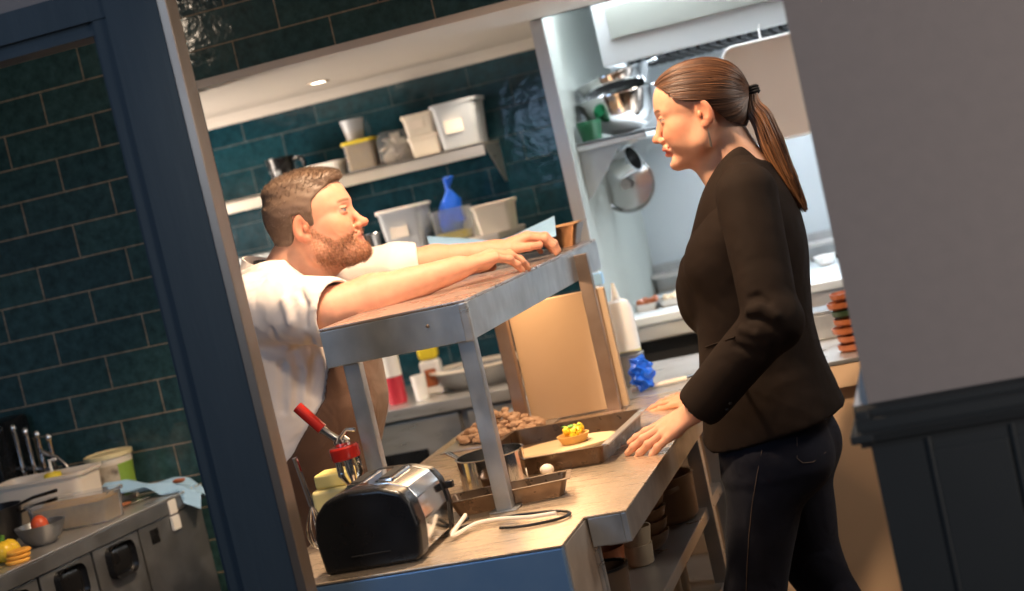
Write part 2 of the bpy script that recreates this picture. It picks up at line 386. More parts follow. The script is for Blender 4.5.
def vnoise(P, s, seed=0):
    """cheap smooth noise from sines"""
    r = np.random.RandomState(seed); v = 0
    for i in range(6):
        d = r.normal(size=3); d /= np.linalg.norm(d); v = v+np.sin(P@d*s*r.uniform(0.7, 1.5)+r.uniform(0, 6.28))
    return v/6
def skin_mat(name, rough=0.55, sss=0.25):
    m, t, b = nt(name); N = t.nodes; L = t.links
    at = N.new('ShaderNodeAttribute'); at.attribute_name = 'col'
    tc = N.new('ShaderNodeTexCoord'); n = N.new('ShaderNodeTexNoise'); n.inputs['Scale'].default_value = 55; n.inputs['Detail'].default_value = 5
    L.new(tc.outputs['Object'], n.inputs[0])
    mr = N.new('ShaderNodeMapRange'); mr.inputs['To Min'].default_value = 0.86; mr.inputs['To Max'].default_value = 1.14; L.new(n.outputs[0], mr.inputs[0])
    mx = N.new('ShaderNodeMix'); mx.data_type = 'RGBA'; mx.blend_type = 'MULTIPLY'; mx.inputs[0].default_value = 1
    L.new(at.outputs['Color'], mx.inputs[6]); L.new(mr.outputs[0], mx.inputs[7]); L.new(mx.outputs[2], b.inputs['Base Color'])
    b.inputs['Roughness'].default_value = rough; b.inputs['Specular IOR Level'].default_value = 0.35; b.inputs['Subsurface Weight'].default_value = sss
    b.inputs['Subsurface Radius'].default_value = (0.010, 0.0035, 0.0018); b.inputs['Subsurface Scale'].default_value = 1.0
    n2 = N.new('ShaderNodeTexNoise'); n2.inputs['Scale'].default_value = 420; L.new(tc.outputs['Object'], n2.inputs[0])
    bu = N.new('ShaderNodeBump'); bu.inputs['Strength'].default_value = 0.08; bu.inputs['Distance'].default_value = 0.004
    L.new(n2.outputs[0], bu.inputs['Height']); L.new(bu.outputs[0], b.inputs['Normal'])
    return m
def cloth_mat(name, col, col2, rough=0.85, weave=900, wb=0.15, folds=0.0, fs=9, sheen=0.1, stretch=(1, 1, 1)):
    m, t, b = nt(name); N = t.nodes; L = t.links
    tc = N.new('ShaderNodeTexCoord'); mp = N.new('ShaderNodeMapping'); mp.inputs['Scale'].default_value = stretch; L.new(tc.outputs['Object'], mp.inputs[0])
    n = N.new('ShaderNodeTexNoise'); n.inputs['Scale'].default_value = 25; n.inputs['Detail'].default_value = 5; L.new(mp.outputs[0], n.inputs[0])
    r = N.new('ShaderNodeMix'); r.data_type = 'RGBA'; r.inputs[6].default_value = (*col, 1); r.inputs[7].default_value = (*col2, 1)
    L.new(n.outputs[0], r.inputs[0]); L.new(r.outputs[2], b.inputs['Base Color'])
    b.inputs['Roughness'].default_value = rough; b.inputs['Sheen Weight'].default_value = sheen; b.inputs['Sheen Roughness'].default_value = 0.5
    n1 = N.new('ShaderNodeTexNoise'); n1.inputs['Scale'].default_value = weave; L.new(tc.outputs['Object'], n1.inputs[0])
    bu = N.new('ShaderNodeBump'); bu.inputs['Strength'].default_value = wb; bu.inputs['Distance'].default_value = 0.003
    L.new(n1.outputs[0], bu.inputs['Height'])
    n2 = N.new('ShaderNodeTexNoise'); n2.inputs['Scale'].default_value = fs; n2.inputs['Detail'].default_value = 2; n2.inputs['Distortion'].default_value = 0.8; L.new(mp.outputs[0], n2.inputs[0])
    b2 = N.new('ShaderNodeBump'); b2.inputs['Strength'].default_value = folds; b2.inputs['Distance'].default_value = 0.03
    L.new(n2.outputs[0], b2.inputs['Height']); L.new(bu.outputs[0], b2.inputs['Normal']); L.new(b2.outputs[0], b.inputs['Normal'])
    return m
def frame(origin, fwd, up):
    """4x4 matrix: local x = fwd, z ~ up, y = left"""
    f = Vector(fwd).normalized(); u = Vector(up); u = (u-f*u.dot(f)).normalized(); l = u.cross(f)
    A = Matrix((f, l, u)).transposed().to_4x4(); A.translation = Vector(origin); return A
def head_shapes(fem=True, smile=0.5):
    """head in its own frame: x forward, y left, z up, z=0 at the eyes"""
    s = []
    a = s.append
    a(ell((-0.010, 0, 0.030), (0.096, 0.073, 0.082), 0.02) if not fem else ell((-0.010, 0, 0.026), (0.096, 0.073, 0.074), 0.02))
    lx = 0.0 if fem else -0.0060
    a(ell((0.030, 0, 0.030), (0.060, 0.062, 0.058), 0.03))
    a(ell((0.025, 0, -0.035), (0.062, 0.056, 0.070), 0.03))
    for y in (1, -1):
        a(cone((-0.012, 0.052*y, -0.035), (0.010, 0.050*y, -0.068), 0.020, 0.017, 0.02))
        a(cone((0.010, 0.048*y, -0.070), (0.072, 0.014*y, -0.096), 0.019, 0.017, 0.022))
        a(ell((0.052, 0.040*y, -0.024), (0.026, 0.022, 0.020), 0.018))
        a(ell((0.056, 0.034*y, -0.050), (0.028, 0.020, 0.028), 0.02))
        a(ell((0.030, 0.046*y, -0.045), (0.034, 0.016, 0.034), 0.02))
        a(cone((0.082, 0.010*y, 0.017), (0.066, 0.043*y, 0.015), 0.011 if fem else 0.014, 0.009, 0.014))
    a(ell((0.080, 0, -0.102), (0.017 if fem else 0.020, 0.019 if fem else 0.024, 0.014), 0.014))
    for y in (1, -1):
        a(ell((0.096, 0.031*y, -0.001), (0.015, 0.017, 0.012), 0.010, -1))
        a(ell((0.0745, 0.031*y, -0.001), (0.0135, 0.0140, 0.0125), 0.002))
        a(cone((0.0870, 0.020*y, 0.0045), (0.081, 0.041*y, 0.0035), 0.0036, 0.0030, 0.004))
        a(cone((0.0862, 0.021*y, -0.0070), (0.080, 0.041*y, -0.0055), 0.0034, 0.0028, 0.005))
    a(cone((0.086, 0, 0.006), (0.104, 0, -0.032), 0.0065, 0.0085, 0.010))
    nt_ = (0.1095, 0, -0.0385) if fem else (0.110, 0, -0.041)
    a(ell(nt_, (0.0105, 0.0095, 0.0088) if fem else (0.0125, 0.0115, 0.0105), 0.007))
    for y in (1, -1):
        a(ell((0.097, 0.0115*y, -0.0440), (0.0095, 0.0060, 0.0070), 0.006))
        a(ell((0.102, 0.006*y, -0.0515), (0.0045, 0.0028, 0.0025), 0.002, -1))
    a(ell((0.086, 0, -0.062), (0.016, 0.026, 0.016), 0.010))
    zl = 0.002*smile
    a(cone((0.0985+lx, 0.0, -0.0635), (0.084, 0.025, -0.0640+zl*2), 0.0050, 0.0026, 0.005))
    a(cone((0.0985+lx, 0.0, -0.0635), (0.084, -0.025, -0.0640+zl*2), 0.0050, 0.0026, 0.005))
    a(cone((0.0950+lx, 0.0, -0.0765-zl), (0.085, 0.018, -0.0715), 0.0060, 0.0030, 0.005))
    a(cone((0.0950+lx, 0.0, -0.0765-zl), (0.085, -0.018, -0.0715), 0.0060, 0.0030, 0.005))
    g = 0.0016+0.0018*smile
    for y in (1, -1): a(cone((0.103, 0, -0.0697-zl*0.5), (0.083, 0.026*y, -0.0672+zl*2.6), g, 0.0012, 0.0015, -1))
    a(ell((0.100, 0, -0.089), (0.008, 0.018, 0.005), 0.010, -1))
    for y in (1, -1):
        a(cone((0.094, 0.016*y, -0.052), (0.080, 0.032*y, -0.066), 0.0018, 0.0018, 0.009, -1))
        a(ell((0.070, 0.033*y, -0.036), (0.018, 0.015, 0.014), 0.014))
    # ears
    for y in (1, -1):
        Re = np.array(Matrix.Rotation(0.25, 3, 'Y') @ Matrix.Rotation(-0.28*y, 3, 'Z'))
        a(ell((-0.014, 0.0745*y, -0.010), (0.0185, 0.0065, 0.031), 0.006, 1, Re))
        a(ell((-0.0105, 0.0815*y, -0.006), (0.0105, 0.0060, 0.0200), 0.003, -1, Re))
        a(ell((-0.0035, 0.0765*y, -0.014), (0.0045, 0.0040, 0.0070), 0.004))
        a(ell((-0.0095, 0.0735*y, -0.037), (0.0085, 0.0050, 0.0090), 0.005))
    return s
def hand_shapes(wrist, fwd, back, thumb, curls, spread=0.12, size=1.0, rad=1.0, thumb_a=(0.6, 0.15, 0.2)):
    """five separate fingers. fwd: wrist->knuckles, back: normal of the back of the hand, thumb=+1 when the thumb is on the left of fwd
    curls: (knuckle, middle, tip) bends for index..little in radians"""
    A = frame(wrist, fwd, back); s = []; k = size
    def W(p): return A @ Vector((p[0]*k, p[1]*k*thumb, p[2]*k))
    base = [(0.088, 0.027, 0.0), (0.092, 0.009, 0.003), (0.087, -0.010, 0.001), (0.078, -0.027, -0.003)]
    segs = [(0.041, 0.025, 0.019), (0.045, 0.028, 0.020), (0.041, 0.026, 0.019), (0.032, 0.020, 0.017)]
    for i in range(4):
        r0 = [0.0098, 0.0100, 0.0094, 0.0084][i]*k*rad
        b0 = base[i]
        s.append(cone(W((0.010, b0[1]*0.55, -0.001)), W(b0), 0.0135*k, r0*1.16, 0.012))
        ang = 0.0; sp = spread*(1.3, 0.35, -0.55, -1.45)[i]; p = Vector(b0)
        for j in range(3):
            ang += curls[i][j]; d = Vector((cos(ang)*cos(sp), cos(ang)*sin(sp), -sin(ang))); q = p+d*segs[i][j]
            ra = r0*(1.0, 0.93, 0.84)[j]; rb = r0*(0.90, 0.80, 0.70)[j]
            s.append(cone(W(p), W(q), ra, rb, 0.0022 if j == 0 else 0.003))
            if j < 2: s.append(ell(W(q+Vector((0, 0, 0.001))), (ra*0.98,)*3, 0.004))
            p = q
    s.append(cone(W((0.045, 0.012, -0.008)), W((0.060, -0.014, -0.008)), 0.0150*k, 0.0130*k, 0.014))
    s.append(cone(W((0.018, 0.018, -0.010)), W((0.048, 0.034, -0.012)), 0.0155*k, 0.0125*k, 0.012))
    # thumb from the side of the palm
    a0, c1, c2 = thumb_a; p = Vector((0.046, 0.036, -0.012)); r = 0.0108*k*rad; an = a0
    for j, l in enumerate((0.034, 0.027)):
        an -= (c1, c2)[j]; d = Vector((cos(an)*0.97, sin(an), -0.22)).normalized(); q = p+d*l
        s.append(cone(W(p), W(q), r*(1.05, 0.92)[j], r*(0.90, 0.74)[j], 0.004)); p = q
    s.append(cone(W((-0.03, 0, 0)), W((0.012, 0, 0)), 0.0225*k*0.98, 0.021*k, 0.014))
    return s
def strands(mb, paths, r, n=4):
    for p, rr in paths: mb.tube(p, rr if rr is not None else r, n, caps=False)
# ================================================================ THE SETTING
YW = 4.25      # plane of the tiled front wall and of the header above the pass
YB = 5.6       # tiled back wall of the kitchen
o = MB().box(-4.2, 1.6, -1.0, 6.6, -0.1, 0.0).build('floor', M['floor']); structure(o)
# tiled wall left of the opening
structure(MB().box(-4.2, -2.02, YW, YW+0.12, 0, 2.9).build('wall_left', M['tile_dark'], origin=(-2.618-3.0-0.14, YW, 0.117-1.0)))
# tiled header above the opening
structure(MB().box(-2.02, 1.0, YW, YW+0.12, 2.035, 2.9).build('wall_header', M['tile_dark'], origin=(-1.827-3.0, YW, 0.117-1.0)))
# underside of the bulkhead
sf = MB()
sf.box(-2.6, -1.10, YW+0.12, YB, 2.03, 2.1); sf.box(-1.10, 1.0, YW+0.12, 4.94, 2.03, 2.1)
sf.box(-2.02, 1.0, YW-0.002, YW+0.122, 2.012, 2.034)
sf.prism([(YB, 2.03), (YB, 1.995), (YB-0.012, 1.995), (YB-0.03, 2.012), (YB-0.06, 2.03)], 'x', -2.6, -1.1)
structure(sf.build('ceiling', M['white_paint'], smooth=0))
structure(MB().box(-4.2, 1.6, -1, YW, 2.9, 3.0).build('ceiling', M['white_paint']))
structure(MB().box(-4.2, -4.1, -1, 6.6, 0, 2.9).build('wall_far_left', M['wall_grey']))
# tiled back wall
structure(MB().box(-3.4, -1.10, YB, YB+0.1, 0, 2.1).build('wall_back', M['tile_back'], origin=(-1.40-3.0, YB, 0.418-1.0+0.1)))
structure(MB().box(-3.4, -3.3, YW+0.12, YB, 0, 2.1).build('wall_kitchen_left', M['steel_dark']))
# partition with bright edge trim, and the steel clad bay behind it
YE = 5.92
structure(MB().box(-1.125, -1.095, 4.95, YE, 0, 2.75).build('wall_partition', M['partition_grey']))
structure(MB().box(-1.13, -1.09, 4.935, 4.95, 0, 2.03).build('trim_1', M['trim_bright']))
structure(MB().box(-1.12, 1.5, YE, YE+0.08, 0, 2.9).build('wall_bay', M['steel_wall']))
structure(MB().box(1.45, 1.55, YW, YE, 0, 2.9).build('wall_kitchen_right', M['steel_wall']))
structure(MB().box(-1.12, 1.5, 4.90, YE+0.05, 2.75, 2.85).build('ceiling', M['white_paint']))
structure(MB().box(-1.12, 1.5, 4.90, 4.94, 2.03, 2.85).build('wall_bulkhead_rear', M['white_paint']))
# near column with metal edge, side return and beam of the front partition
XC = -1.227; YC = 2.6
co = MB()
co.box(XC-0.115, XC-0.012, YC, YC+0.04, 0, 2.9)
co.box(XC-0.150, XC-0.115, YC+0.015, YC+0.06, 0, 2.9)
co.box(XC-0.16, XC-0.150, YC+0.025, YC+0.06, 0, 2.9)
structure(co.build('trim_2', M['navy']))
structure(MB().box(XC-0.012, XC+0.006, YC-0.003, YC+0.042, 0, 2.9, bev=0.002).build('trim_3', M['trim_metal']))
be = MB().box(-4.2, XC-0.11, YC+0.01, YC+0.1, 2.0, 2.055).box(-4.2, XC-0.11, YC+0.03, YC+0.1, 1.985, 2.0).box(-4.2, XC-0.11, YC+0.02, YC+0.1, 1.975, 1.985)
structure(be.build('trim_4', M['navy']))
structure(MB().box(-4.2, XC-0.11, YC+0.02, YC+0.1, 2.055, 2.9).build('wall_upper_left', M['wall_grey']))
# right hand wall with panelled dado
XR = -0.172; YR = 2.4
structure(MB().box(XR, 1.6, YR, YR+0.14, 0, 2.9).build('wall_right', M['wall_grey']))
da = MB()
da.prism([(YR, 1.055), (YR-0.012, 1.055), (YR-0.012, 1.062), (YR-0.03, 1.066), (YR-0.034, 1.078), (YR-0.024, 1.084), (YR-0.024, 1.098), (YR-0.014, 1.104), (YR-0.014, 1.112), (YR, 1.118)], 'x', XR-0.022, 1.6)
for r, z0, z1 in ((0.034, 1.066, 1.08), (0.022, 1.08, 1.112), (0.014, 1.056, 1.066)): da.box(XR-r, XR, YR-r, YR+0.14+r, z0, z1, bev=0.003)
da.box(XR-0.008, 1.6, YR-0.008, YR+0.148, 0, 1.056)
x = XR+0.075
while x < 1.5:
    da.tube([(x, YR-0.009, 0), (x, YR-0.009, 1.056)], 0.005, 6); x += 0.12
    da.box(x-0.116, x-0.008, YR-0.0125, YR-0.008, 0.1, 1.035, bev=0.002)
structure(da.build('baseboard_right', M['navy_dado']))
tag(MB().prism([(-0.024, 0), (-0.0008, 0), (-0.0008, 0.060)], 'y', 0.0, 0.055, bev=0.0008).build('folded_card', M['white_plastic'], origin=(0, 0, 0)), 'small white folded card standing on the dark ledge against the corner of the grey wall', 'card').location = (XR, 2.415, 1.1125)
M['steel_warmlit'] = mat('warm_lit_steel', (0.50, 0.42, 0.34), 0.42, 0.5, col2=(0.36, 0.29, 0.23), scale=14)  # brown stands for warm reflected light on the end panel, coloured in
# ================================================================ PASS COUNTER, SHELF, CROSS COUNTER, BACK COUNTERS
XE = -0.695; YF = 2.93; XS = -0.777; YN = 2.735; ZT = 0.9
t = thing('pass_counter', 'steel topped kitchen pass counter with open shelves, running away under the raised shelf', 'counter', (-1.0, 3.5, 0))
L = Vector((-1.0, 3.5, 0)); TL = Matrix.Translation(-L)
b = MB(TL)
b.prism([(-1.42, YF), (-1.42, 4.27), (XE, 4.27), (XE, YF), (XS-0.001, YF), (XS-0.001, YN), (-1.42, YN)][::-1], 'z', ZT-0.004, ZT, bev=0.0012)
b.build('worktop', M['steel_worn_warmlit'], t, smooth=20)
b = MB(TL)
b.box(XE-0.012, XE, YF, 4.27, ZT-0.062, ZT-0.0045, bev=0.002).box(XS+0.004, XE-0.012, YF, YF+0.012, ZT-0.062, ZT-0.0045, bev=0.002)
b.box(XE-0.05, XE-0.012, YF+0.012, 4.27, ZT-0.066, ZT-0.0605)
b.build('fascia', M['steel_mid'], t)
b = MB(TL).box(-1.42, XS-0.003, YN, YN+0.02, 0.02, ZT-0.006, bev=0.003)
b.build('front_panel', M['steel_bluelit'], t, 'steel front panel with blue daylight in its colour')
b = MB(TL).box(XS-0.022, XS, YN+0.02, YF+0.02, 0.02, ZT-0.006, bev=0.002)
b.build('end_panel', M['steel_warmlit'], t)
for x, y in ((XE-0.10, YF+0.03), (XE-0.035, 3.95), (XE-0.035, 4.22), (-1.38, YF+0.03), (-1.38, 4.22)):
    MB(TL).box(x-0.018, x+0.018, y-0.018, y+0.018, 0.0, ZT-0.05, bev=0.002).build('leg', M['steel'], t)
MB(TL).box(XS-0.002, XS+0.003, YF+0.055, YF+0.06, 0.1, ZT-0.06).build('guide_rail', M['steel'], t)
for z in (0.648, 0.45, 0.12):
    MB(TL).box(-1.4, XE-0.03, YF+0.03, 4.25, z-0.03, z, bev=0.002).build('lower_shelf', M['steel'], t)

# raised pass shelf
SX0, SX1, SY0, SY1, SZ = -1.285, -0.962, 3.08, 4.42, 1.346
L = Vector((-1.12, 3.7, ZT)); TL = Matrix.Translation(-L)
t = thing('pass_shelf', 'raised steel pass shelf on posts above the counter, where the chef leans his arms', 'shelf', L)
b = MB(TL).prism([(SX0, SY0), (SX1, SY0), (SX1, SY1), (SX0, SY1)], 'z', SZ-0.006, SZ, bev=0.0015)
b.build('shelf_top', M['shelf_steel'], t)
b = MB(TL)
b.box(SX1-0.01, SX1+0.001, SY0, SY1, SZ-0.084, SZ-0.0065, bev=0.002).box(SX0, SX0+0.01, SY0, SY1, SZ-0.084, SZ-0.0065, bev=0.002)
b.box(SX0, SX1, SY0-0.001, SY0+0.01, SZ-0.084, SZ-0.0065, bev=0.002).box(SX0, SX1, SY1-0.01, SY1+0.001, SZ-0.084, SZ-0.0065, bev=0.002)
b.box(SX0+0.01, SX1-0.01, SY0+0.01, SY1-0.01, SZ-0.016, SZ-0.0065)
b.build('fascia', M['steel_mid'], t)
b = MB(TL).box(SX1-0.016, SX1+0.003, SY0-0.003, SY0+0.014, SZ-0.086, SZ-0.005, bev=0.004); b.build('corner_seam', M['steel'], t)
b = MB(TL); b.ball((SX0+0.235, SY0-0.002, SZ-0.038), 0.004, 2); b.build('screw', M['trim_metal'], t)
for i, (x, y) in enumerate(((SX1-0.022, SY0+0.03), (SX0+0.045, SY0+0.03), (-0.945, 4.12), (-1.2, 4.12))):
    mm = M['steel_mid'] if i < 2 else M['copper']
    b = MB(TL).box(x-0.018, x+0.018, y-0.014, y+0.014, ZT+0.003, SZ-0.017, bev=0.003)
    b.build('post', mm, t)
    MB(TL).box(x-0.03, x+0.03, y-0.025, y+0.025, ZT+0.0005, ZT+0.004, bev=0.001).build('foot_plate', mm, t)

# tan board behind the rear posts
t = MB(); t.box(-1.185, -0.912, 4.15, 4.172, ZT+0.004, 1.228, bev=0.003)
t = t.build('tan_board', M['tan_panel'], origin=(-1.04, 4.16, ZT+0.004))
tag(t, 'plain tan upright board standing behind the two rear posts of the pass shelf', 'board')

# cross counter with tan front, behind the woman
L = Vector((0.2, 4.6, 0)); TL = Matrix.Translation(-L)
t = thing('service_counter', 'low counter with pale steel top and tan front panel behind the woman', 'counter', L)
MB(TL).prism([(-1.35, 4.285), (1.4, 4.285), (1.4, 4.95), (-1.35, 4.95)], 'z', ZT-0.012, ZT, bev=0.002).build('worktop', M['steel'], t)
MB(TL).box(-1.35, 1.4, 4.287, 4.31, ZT-0.075, ZT-0.0125, bev=0.002).build('front_edge', M['tan_laminate'], t)
MB(TL).box(-1.35, 1.4, 4.31, 4.33, 0.02, ZT-0.075).build('front_panel', M['tan_laminate'], t)

# back counter under the tiled wall
L = Vector((-2.2, 5.3, 0)); TL = Matrix.Translation(-L)
t = thing('back_counter', 'steel undercounter cabinets along the tiled back wall, behind the chef', 'counter', L)
MB(TL).box(-3.2, -1.14, 4.98, 5.595, 0.86, 0.9, bev=0.004).build('worktop', M['steel'], t)
for i, x in enumerate((-3.18, -2.67, -2.16, -1.65)):
    d = MB(TL).box(x+0.01, x+0.49, 5.0, 5.03, 0.12, 0.85, bev=0.004).build('door', M['steel'], t)
    MB(TL).box(x+0.14, x+0.36, 4.993, 5.001, 0.70, 0.75, bev=0.003).build('handle_slot', M['black'], d)
MB(TL).box(-3.2, -1.15, 5.03, 5.59, 0.0, 0.858).build('carcass', M['steel_dark'], t)
L = Vector((-2.0, 5.5, 1.71)); TL = Matrix.Translation(-L)
t = thing('wall_shelf', 'upper steel wall shelf on the tiled back wall, crowded with tubs', 'shelf', L)
MB(TL).box(-2.75, -1.486, 5.38, 5.595, 1.702, 1.71).box(-2.75, -1.486, 5.38, 5.386, 1.665, 1.71, bev=0.002).build('shelf_board', M['shelf_warmlit'], t)
for x in (-1.489, -2.2, -2.72):
    MB(TL).prism([(5.39, 1.701), (5.597, 1.701), (5.597, 1.56), (5.575, 1.56)], 'x', x-0.0, x+0.003).build('bracket', M['steel'], t)
L = Vector((-2.0, 5.4, 1.39)); TL = Matrix.Translation(-L)
t = thing('gantry_shelf', 'lower pale shelf of tubs behind the head and arms of the chef', 'shelf', L)
MB(TL).box(-2.75, -1.46, 5.22, 5.595, 1.375, 1.395, bev=0.003).build('shelf_board', M['white_paint'], t)
MB(TL).box(-2.75, -2.17, 5.33, 5.595, 1.396, 1.50, bev=0.006).build('control_box', M['steel_mid'], t)
for x in (-2.7, -1.5): MB(TL).prism([(5.24, 1.374), (5.595, 1.374), (5.595, 1.2), (5.57, 1.2)], 'x', x, x+0.004).build('bracket', M['steel'], t)

# ---------------- cookline and hood in the bright bay
L = Vector((0.1, 5.6, 0)); TL = Matrix.Translation(-L)
t = thing('cooking_range', 'long steel cooking range against the back of the bright kitchen bay', 'cooker', L)
MB(TL).box(-1.09, 1.4, 5.10, 5.91, 1.000, 1.03, bev=0.006).build('hob_top', M['hood_steel'], t)
MB(TL).box(-1.09, 1.4, 5.12, 5.15, 0.945, 0.999, bev=0.008).build('control_panel', M['steel'], t)
MB(TL).box(-1.09, 1.4, 5.18, 5.91, 0.02, 0.94).build('oven_cavity', M['black_matte'], t)
for x in (-0.62, 0.2, 1.0-0.2): MB(TL).box(x, x+0.58, 5.15, 5.18, 0.1, 0.80, bev=0.01).build('oven_door', M['steel_dark'], t)
for k in range(8):
    x = -0.76+k*0.27
    MB(TL).lathe([(0, 0), (0.011, 0), (0.012, 0.008), (0.009, 0.018), (0, 0.02)], 14, T=Matrix.Translation((x, 5.12, 0.972)) @ Matrix.Rotation(pi/2, 4, 'X')).build('knob', M['black'], t)
MB(TL).box(-1.09, 1.4, 5.80, 5.90, 1.085, 1.10, bev=0.004).build('rear_shelf', M['steel'], t)
MB(TL).box(-1.09, 1.4, 5.88, 5.915, 1.0305, 1.13).build('splashback', M['steel_mid'], t)
L = Vector((0.1, 5.5, 1.85)); TL = Matrix.Translation(-L)
t = thing('extractor_hood', 'large bright steel extractor hood across the top of the kitchen bay', 'extractor hood', L)
hx = atY(604, 70, 5.1).x
MB(TL).box(hx, 1.4, 5.1, 5.13, 1.845, 2.45, bev=0.004).box(hx, hx+0.02, 5.13, 5.9, 1.845, 2.45).box(hx, 1.4, 5.13, 5.9, 2.43, 2.45).build('canopy', M['hood_steel'], t)
MB(TL).box(hx+0.045, 0.0, 5.092, 5.101, 1.925, 2.03, bev=0.003).build('fascia_panel', M['partition_grey'], t)
b = MB(TL)
for k in range(52): b.box(hx+0.03+k*0.035, hx+0.052+k*0.035, 5.42, 5.89, 1.85, 1.875)
b.box(hx+0.02, 1.39, 5.40, 5.895, 1.876, 1.886)
b.build('grease_filter', M['black_matte'], t)
L = Vector((-1.0, 5.4, 1.63)); TL = Matrix.Translation(-L)
t = thing('bay_shelf', 'small pale steel shelf bracketed to the partition, under the mixing bowls', 'shelf', L)
MB(TL).box(-1.094, -0.865, 5.05, 5.85, 1.615, 1.625).box(-1.094, -0.865, 5.05, 5.056, 1.598, 1.625, bev=0.002).box(-0.871, -0.865, 5.05, 5.85, 1.598, 1.625, bev=0.002).build('shelf_board', M['hood_steel'], t)
for y in (5.07, 5.75): MB(TL).prism([(-1.093, 1.614), (-0.94, 1.614), (-1.075, 1.455), (-1.093, 1.44)], 'y', y, y+0.005).build('bracket', M['steel_wall'], t)

# ---------------- left counter (slightly turned)
a = atan2 = math.atan2(-2.225+2.353, 4.133-3.343)
L = Vector((-2.353, 3.343, 0))
t = thing('drawer_counter', 'dull steel drawer unit with black handles at the lower left, below the tiles', 'counter', L, rz=-a)
# local: +y along the edge, +x towards the kitchen opening
MB().prism([(-0.75, -0.9), (0.0, -0.9), (0.0, 0.86), (-0.75, 0.76)], 'z', ZT-0.006, ZT, bev=0.002).build('worktop', M['steel'], t)
MB().box(-0.014, 0.0, -0.9, 0.86, ZT-0.045, ZT-0.0065, bev=0.003).build('fascia', M['steel_dark'], t)
MB().prism([(-0.74, -0.88), (-0.02, -0.88), (-0.02, 0.85), (-0.74, 0.75)], 'z', 0.05, ZT-0.008).build('carcass', M['black_matte'], t)
for y0, y1 in ((-0.88, -0.09), (-0.08, 0.126), (0.134, 0.338), (0.346, 0.540)):
    d = MB().box(-0.03, -0.008, y0, y1, 0.1, ZT-0.048, bev=0.003).build('door', M['steel_dark'], t)
    yc = (y0+y1)/2
    if y0 > -0.1:
        MB().box(-0.012, 0.004, yc-0.055, yc+0.05, 0.755, 0.845, bev=0.025, seg=4).build('handle', M['black'], d)
d = MB().box(-0.03, -0.008, 0.546, 0.84, 0.1, ZT-0.048, bev=0.003).build('side_panel', M['steel_dark'], t)
MB().box(-0.01, -0.006, 0.59, 0.625, 0.795, 0.835).build('lock', M['black'], d)
for z in (0.872, 0.826): MB().box(-0.006, 0.003, 0.685, 0.72, z-0.020, z+0.020, bev=0.002).build('hinge', M['white_plastic'], d)
DC = t
def on_left(px, py, z=ZT): return atZ(px, py, z)
# ================================================================ PEOPLE
def hair_mat(name, rough=0.38):
    m, t, b = nt(name); at = t.nodes.new('ShaderNodeAttribute'); at.attribute_name = 'col'
    t.links.new(at.outputs['Color'], b.inputs['Base Color']); b.inputs['Roughness'].default_value = rough
    b.inputs['Specular IOR Level'].default_value = 0.6; b.inputs['Anisotropic'].default_value = 0.5
    return m
M['skin'] = skin_mat('skin'); M['hair'] = hair_mat('hair'); M['short_hair'] = hair_mat('short_hair', 0.55)
def tubes_np(paths, rads, cols, n=4):
    """many thin strands -> (V, Q, C); paths: (S,K,3), rads: (S,K), cols: (S,3)"""
    P = np.array(paths, float); S_, K, _ = P.shape; R = np.array(rads, float)
    T = np.gradient(P, axis=1); T /= np.linalg.norm(T, axis=2, keepdims=True)+1e-9
    up = np.where(np.abs(T[:, :1, 2:3]) > 0.9, np.array([1., 0, 0]), np.array([0, 0, 1.]))
    A = np.cross(T, np.broadcast_to(up, T.shape)); A /= np.linalg.norm(A, axis=2, keepdims=True)+1e-9; B = np.cross(T, A)
    an = np.arange(n)*2*pi/n
    V = P[:, :, None]+R[..., None, None]*(A[:, :, None]*np.cos(an)[:, None]+B[:, :, None]*np.sin(an)[:, None])
    i = np.arange(S_*K*n).reshape(S_, K, n)
    a = i[:, :-1]; b = i[:, 1:]
    Q = np.stack([a, np.roll(a, -1, 2), np.roll(b, -1, 2), b], -1).reshape(-1, 4)
    C = np.broadcast_to(np.array(cols)[:, None, None], (S_, K, n, 3)).reshape(-1, 3)
    return V.reshape(-1, 3), Q, C
def to_local(V, A): A = np.array(A); return (V-A[:3, 3])@A[:3, :3]
def to_world(V, A): A = np.array(A); return V@A[:3, :3].T+A[:3, 3]
def scaled_head(shapes, k):
    out = []
    for q in shapes: out.append(Pr(lambda p, q=q: q.f(p/k)*k, q.lo*k, q.hi*k, q.k*k, q.op))
    return out
def blob(V, c, r):
    d = (V-np.array(c))/np.array(r); return np.clip(1.3-np.sqrt((d*d).sum(1)), 0, 1).clip(0, 0.5)*2
def lerp(c, new, w): return c*(1-w[:, None])+np.array(new)*w[:, None]
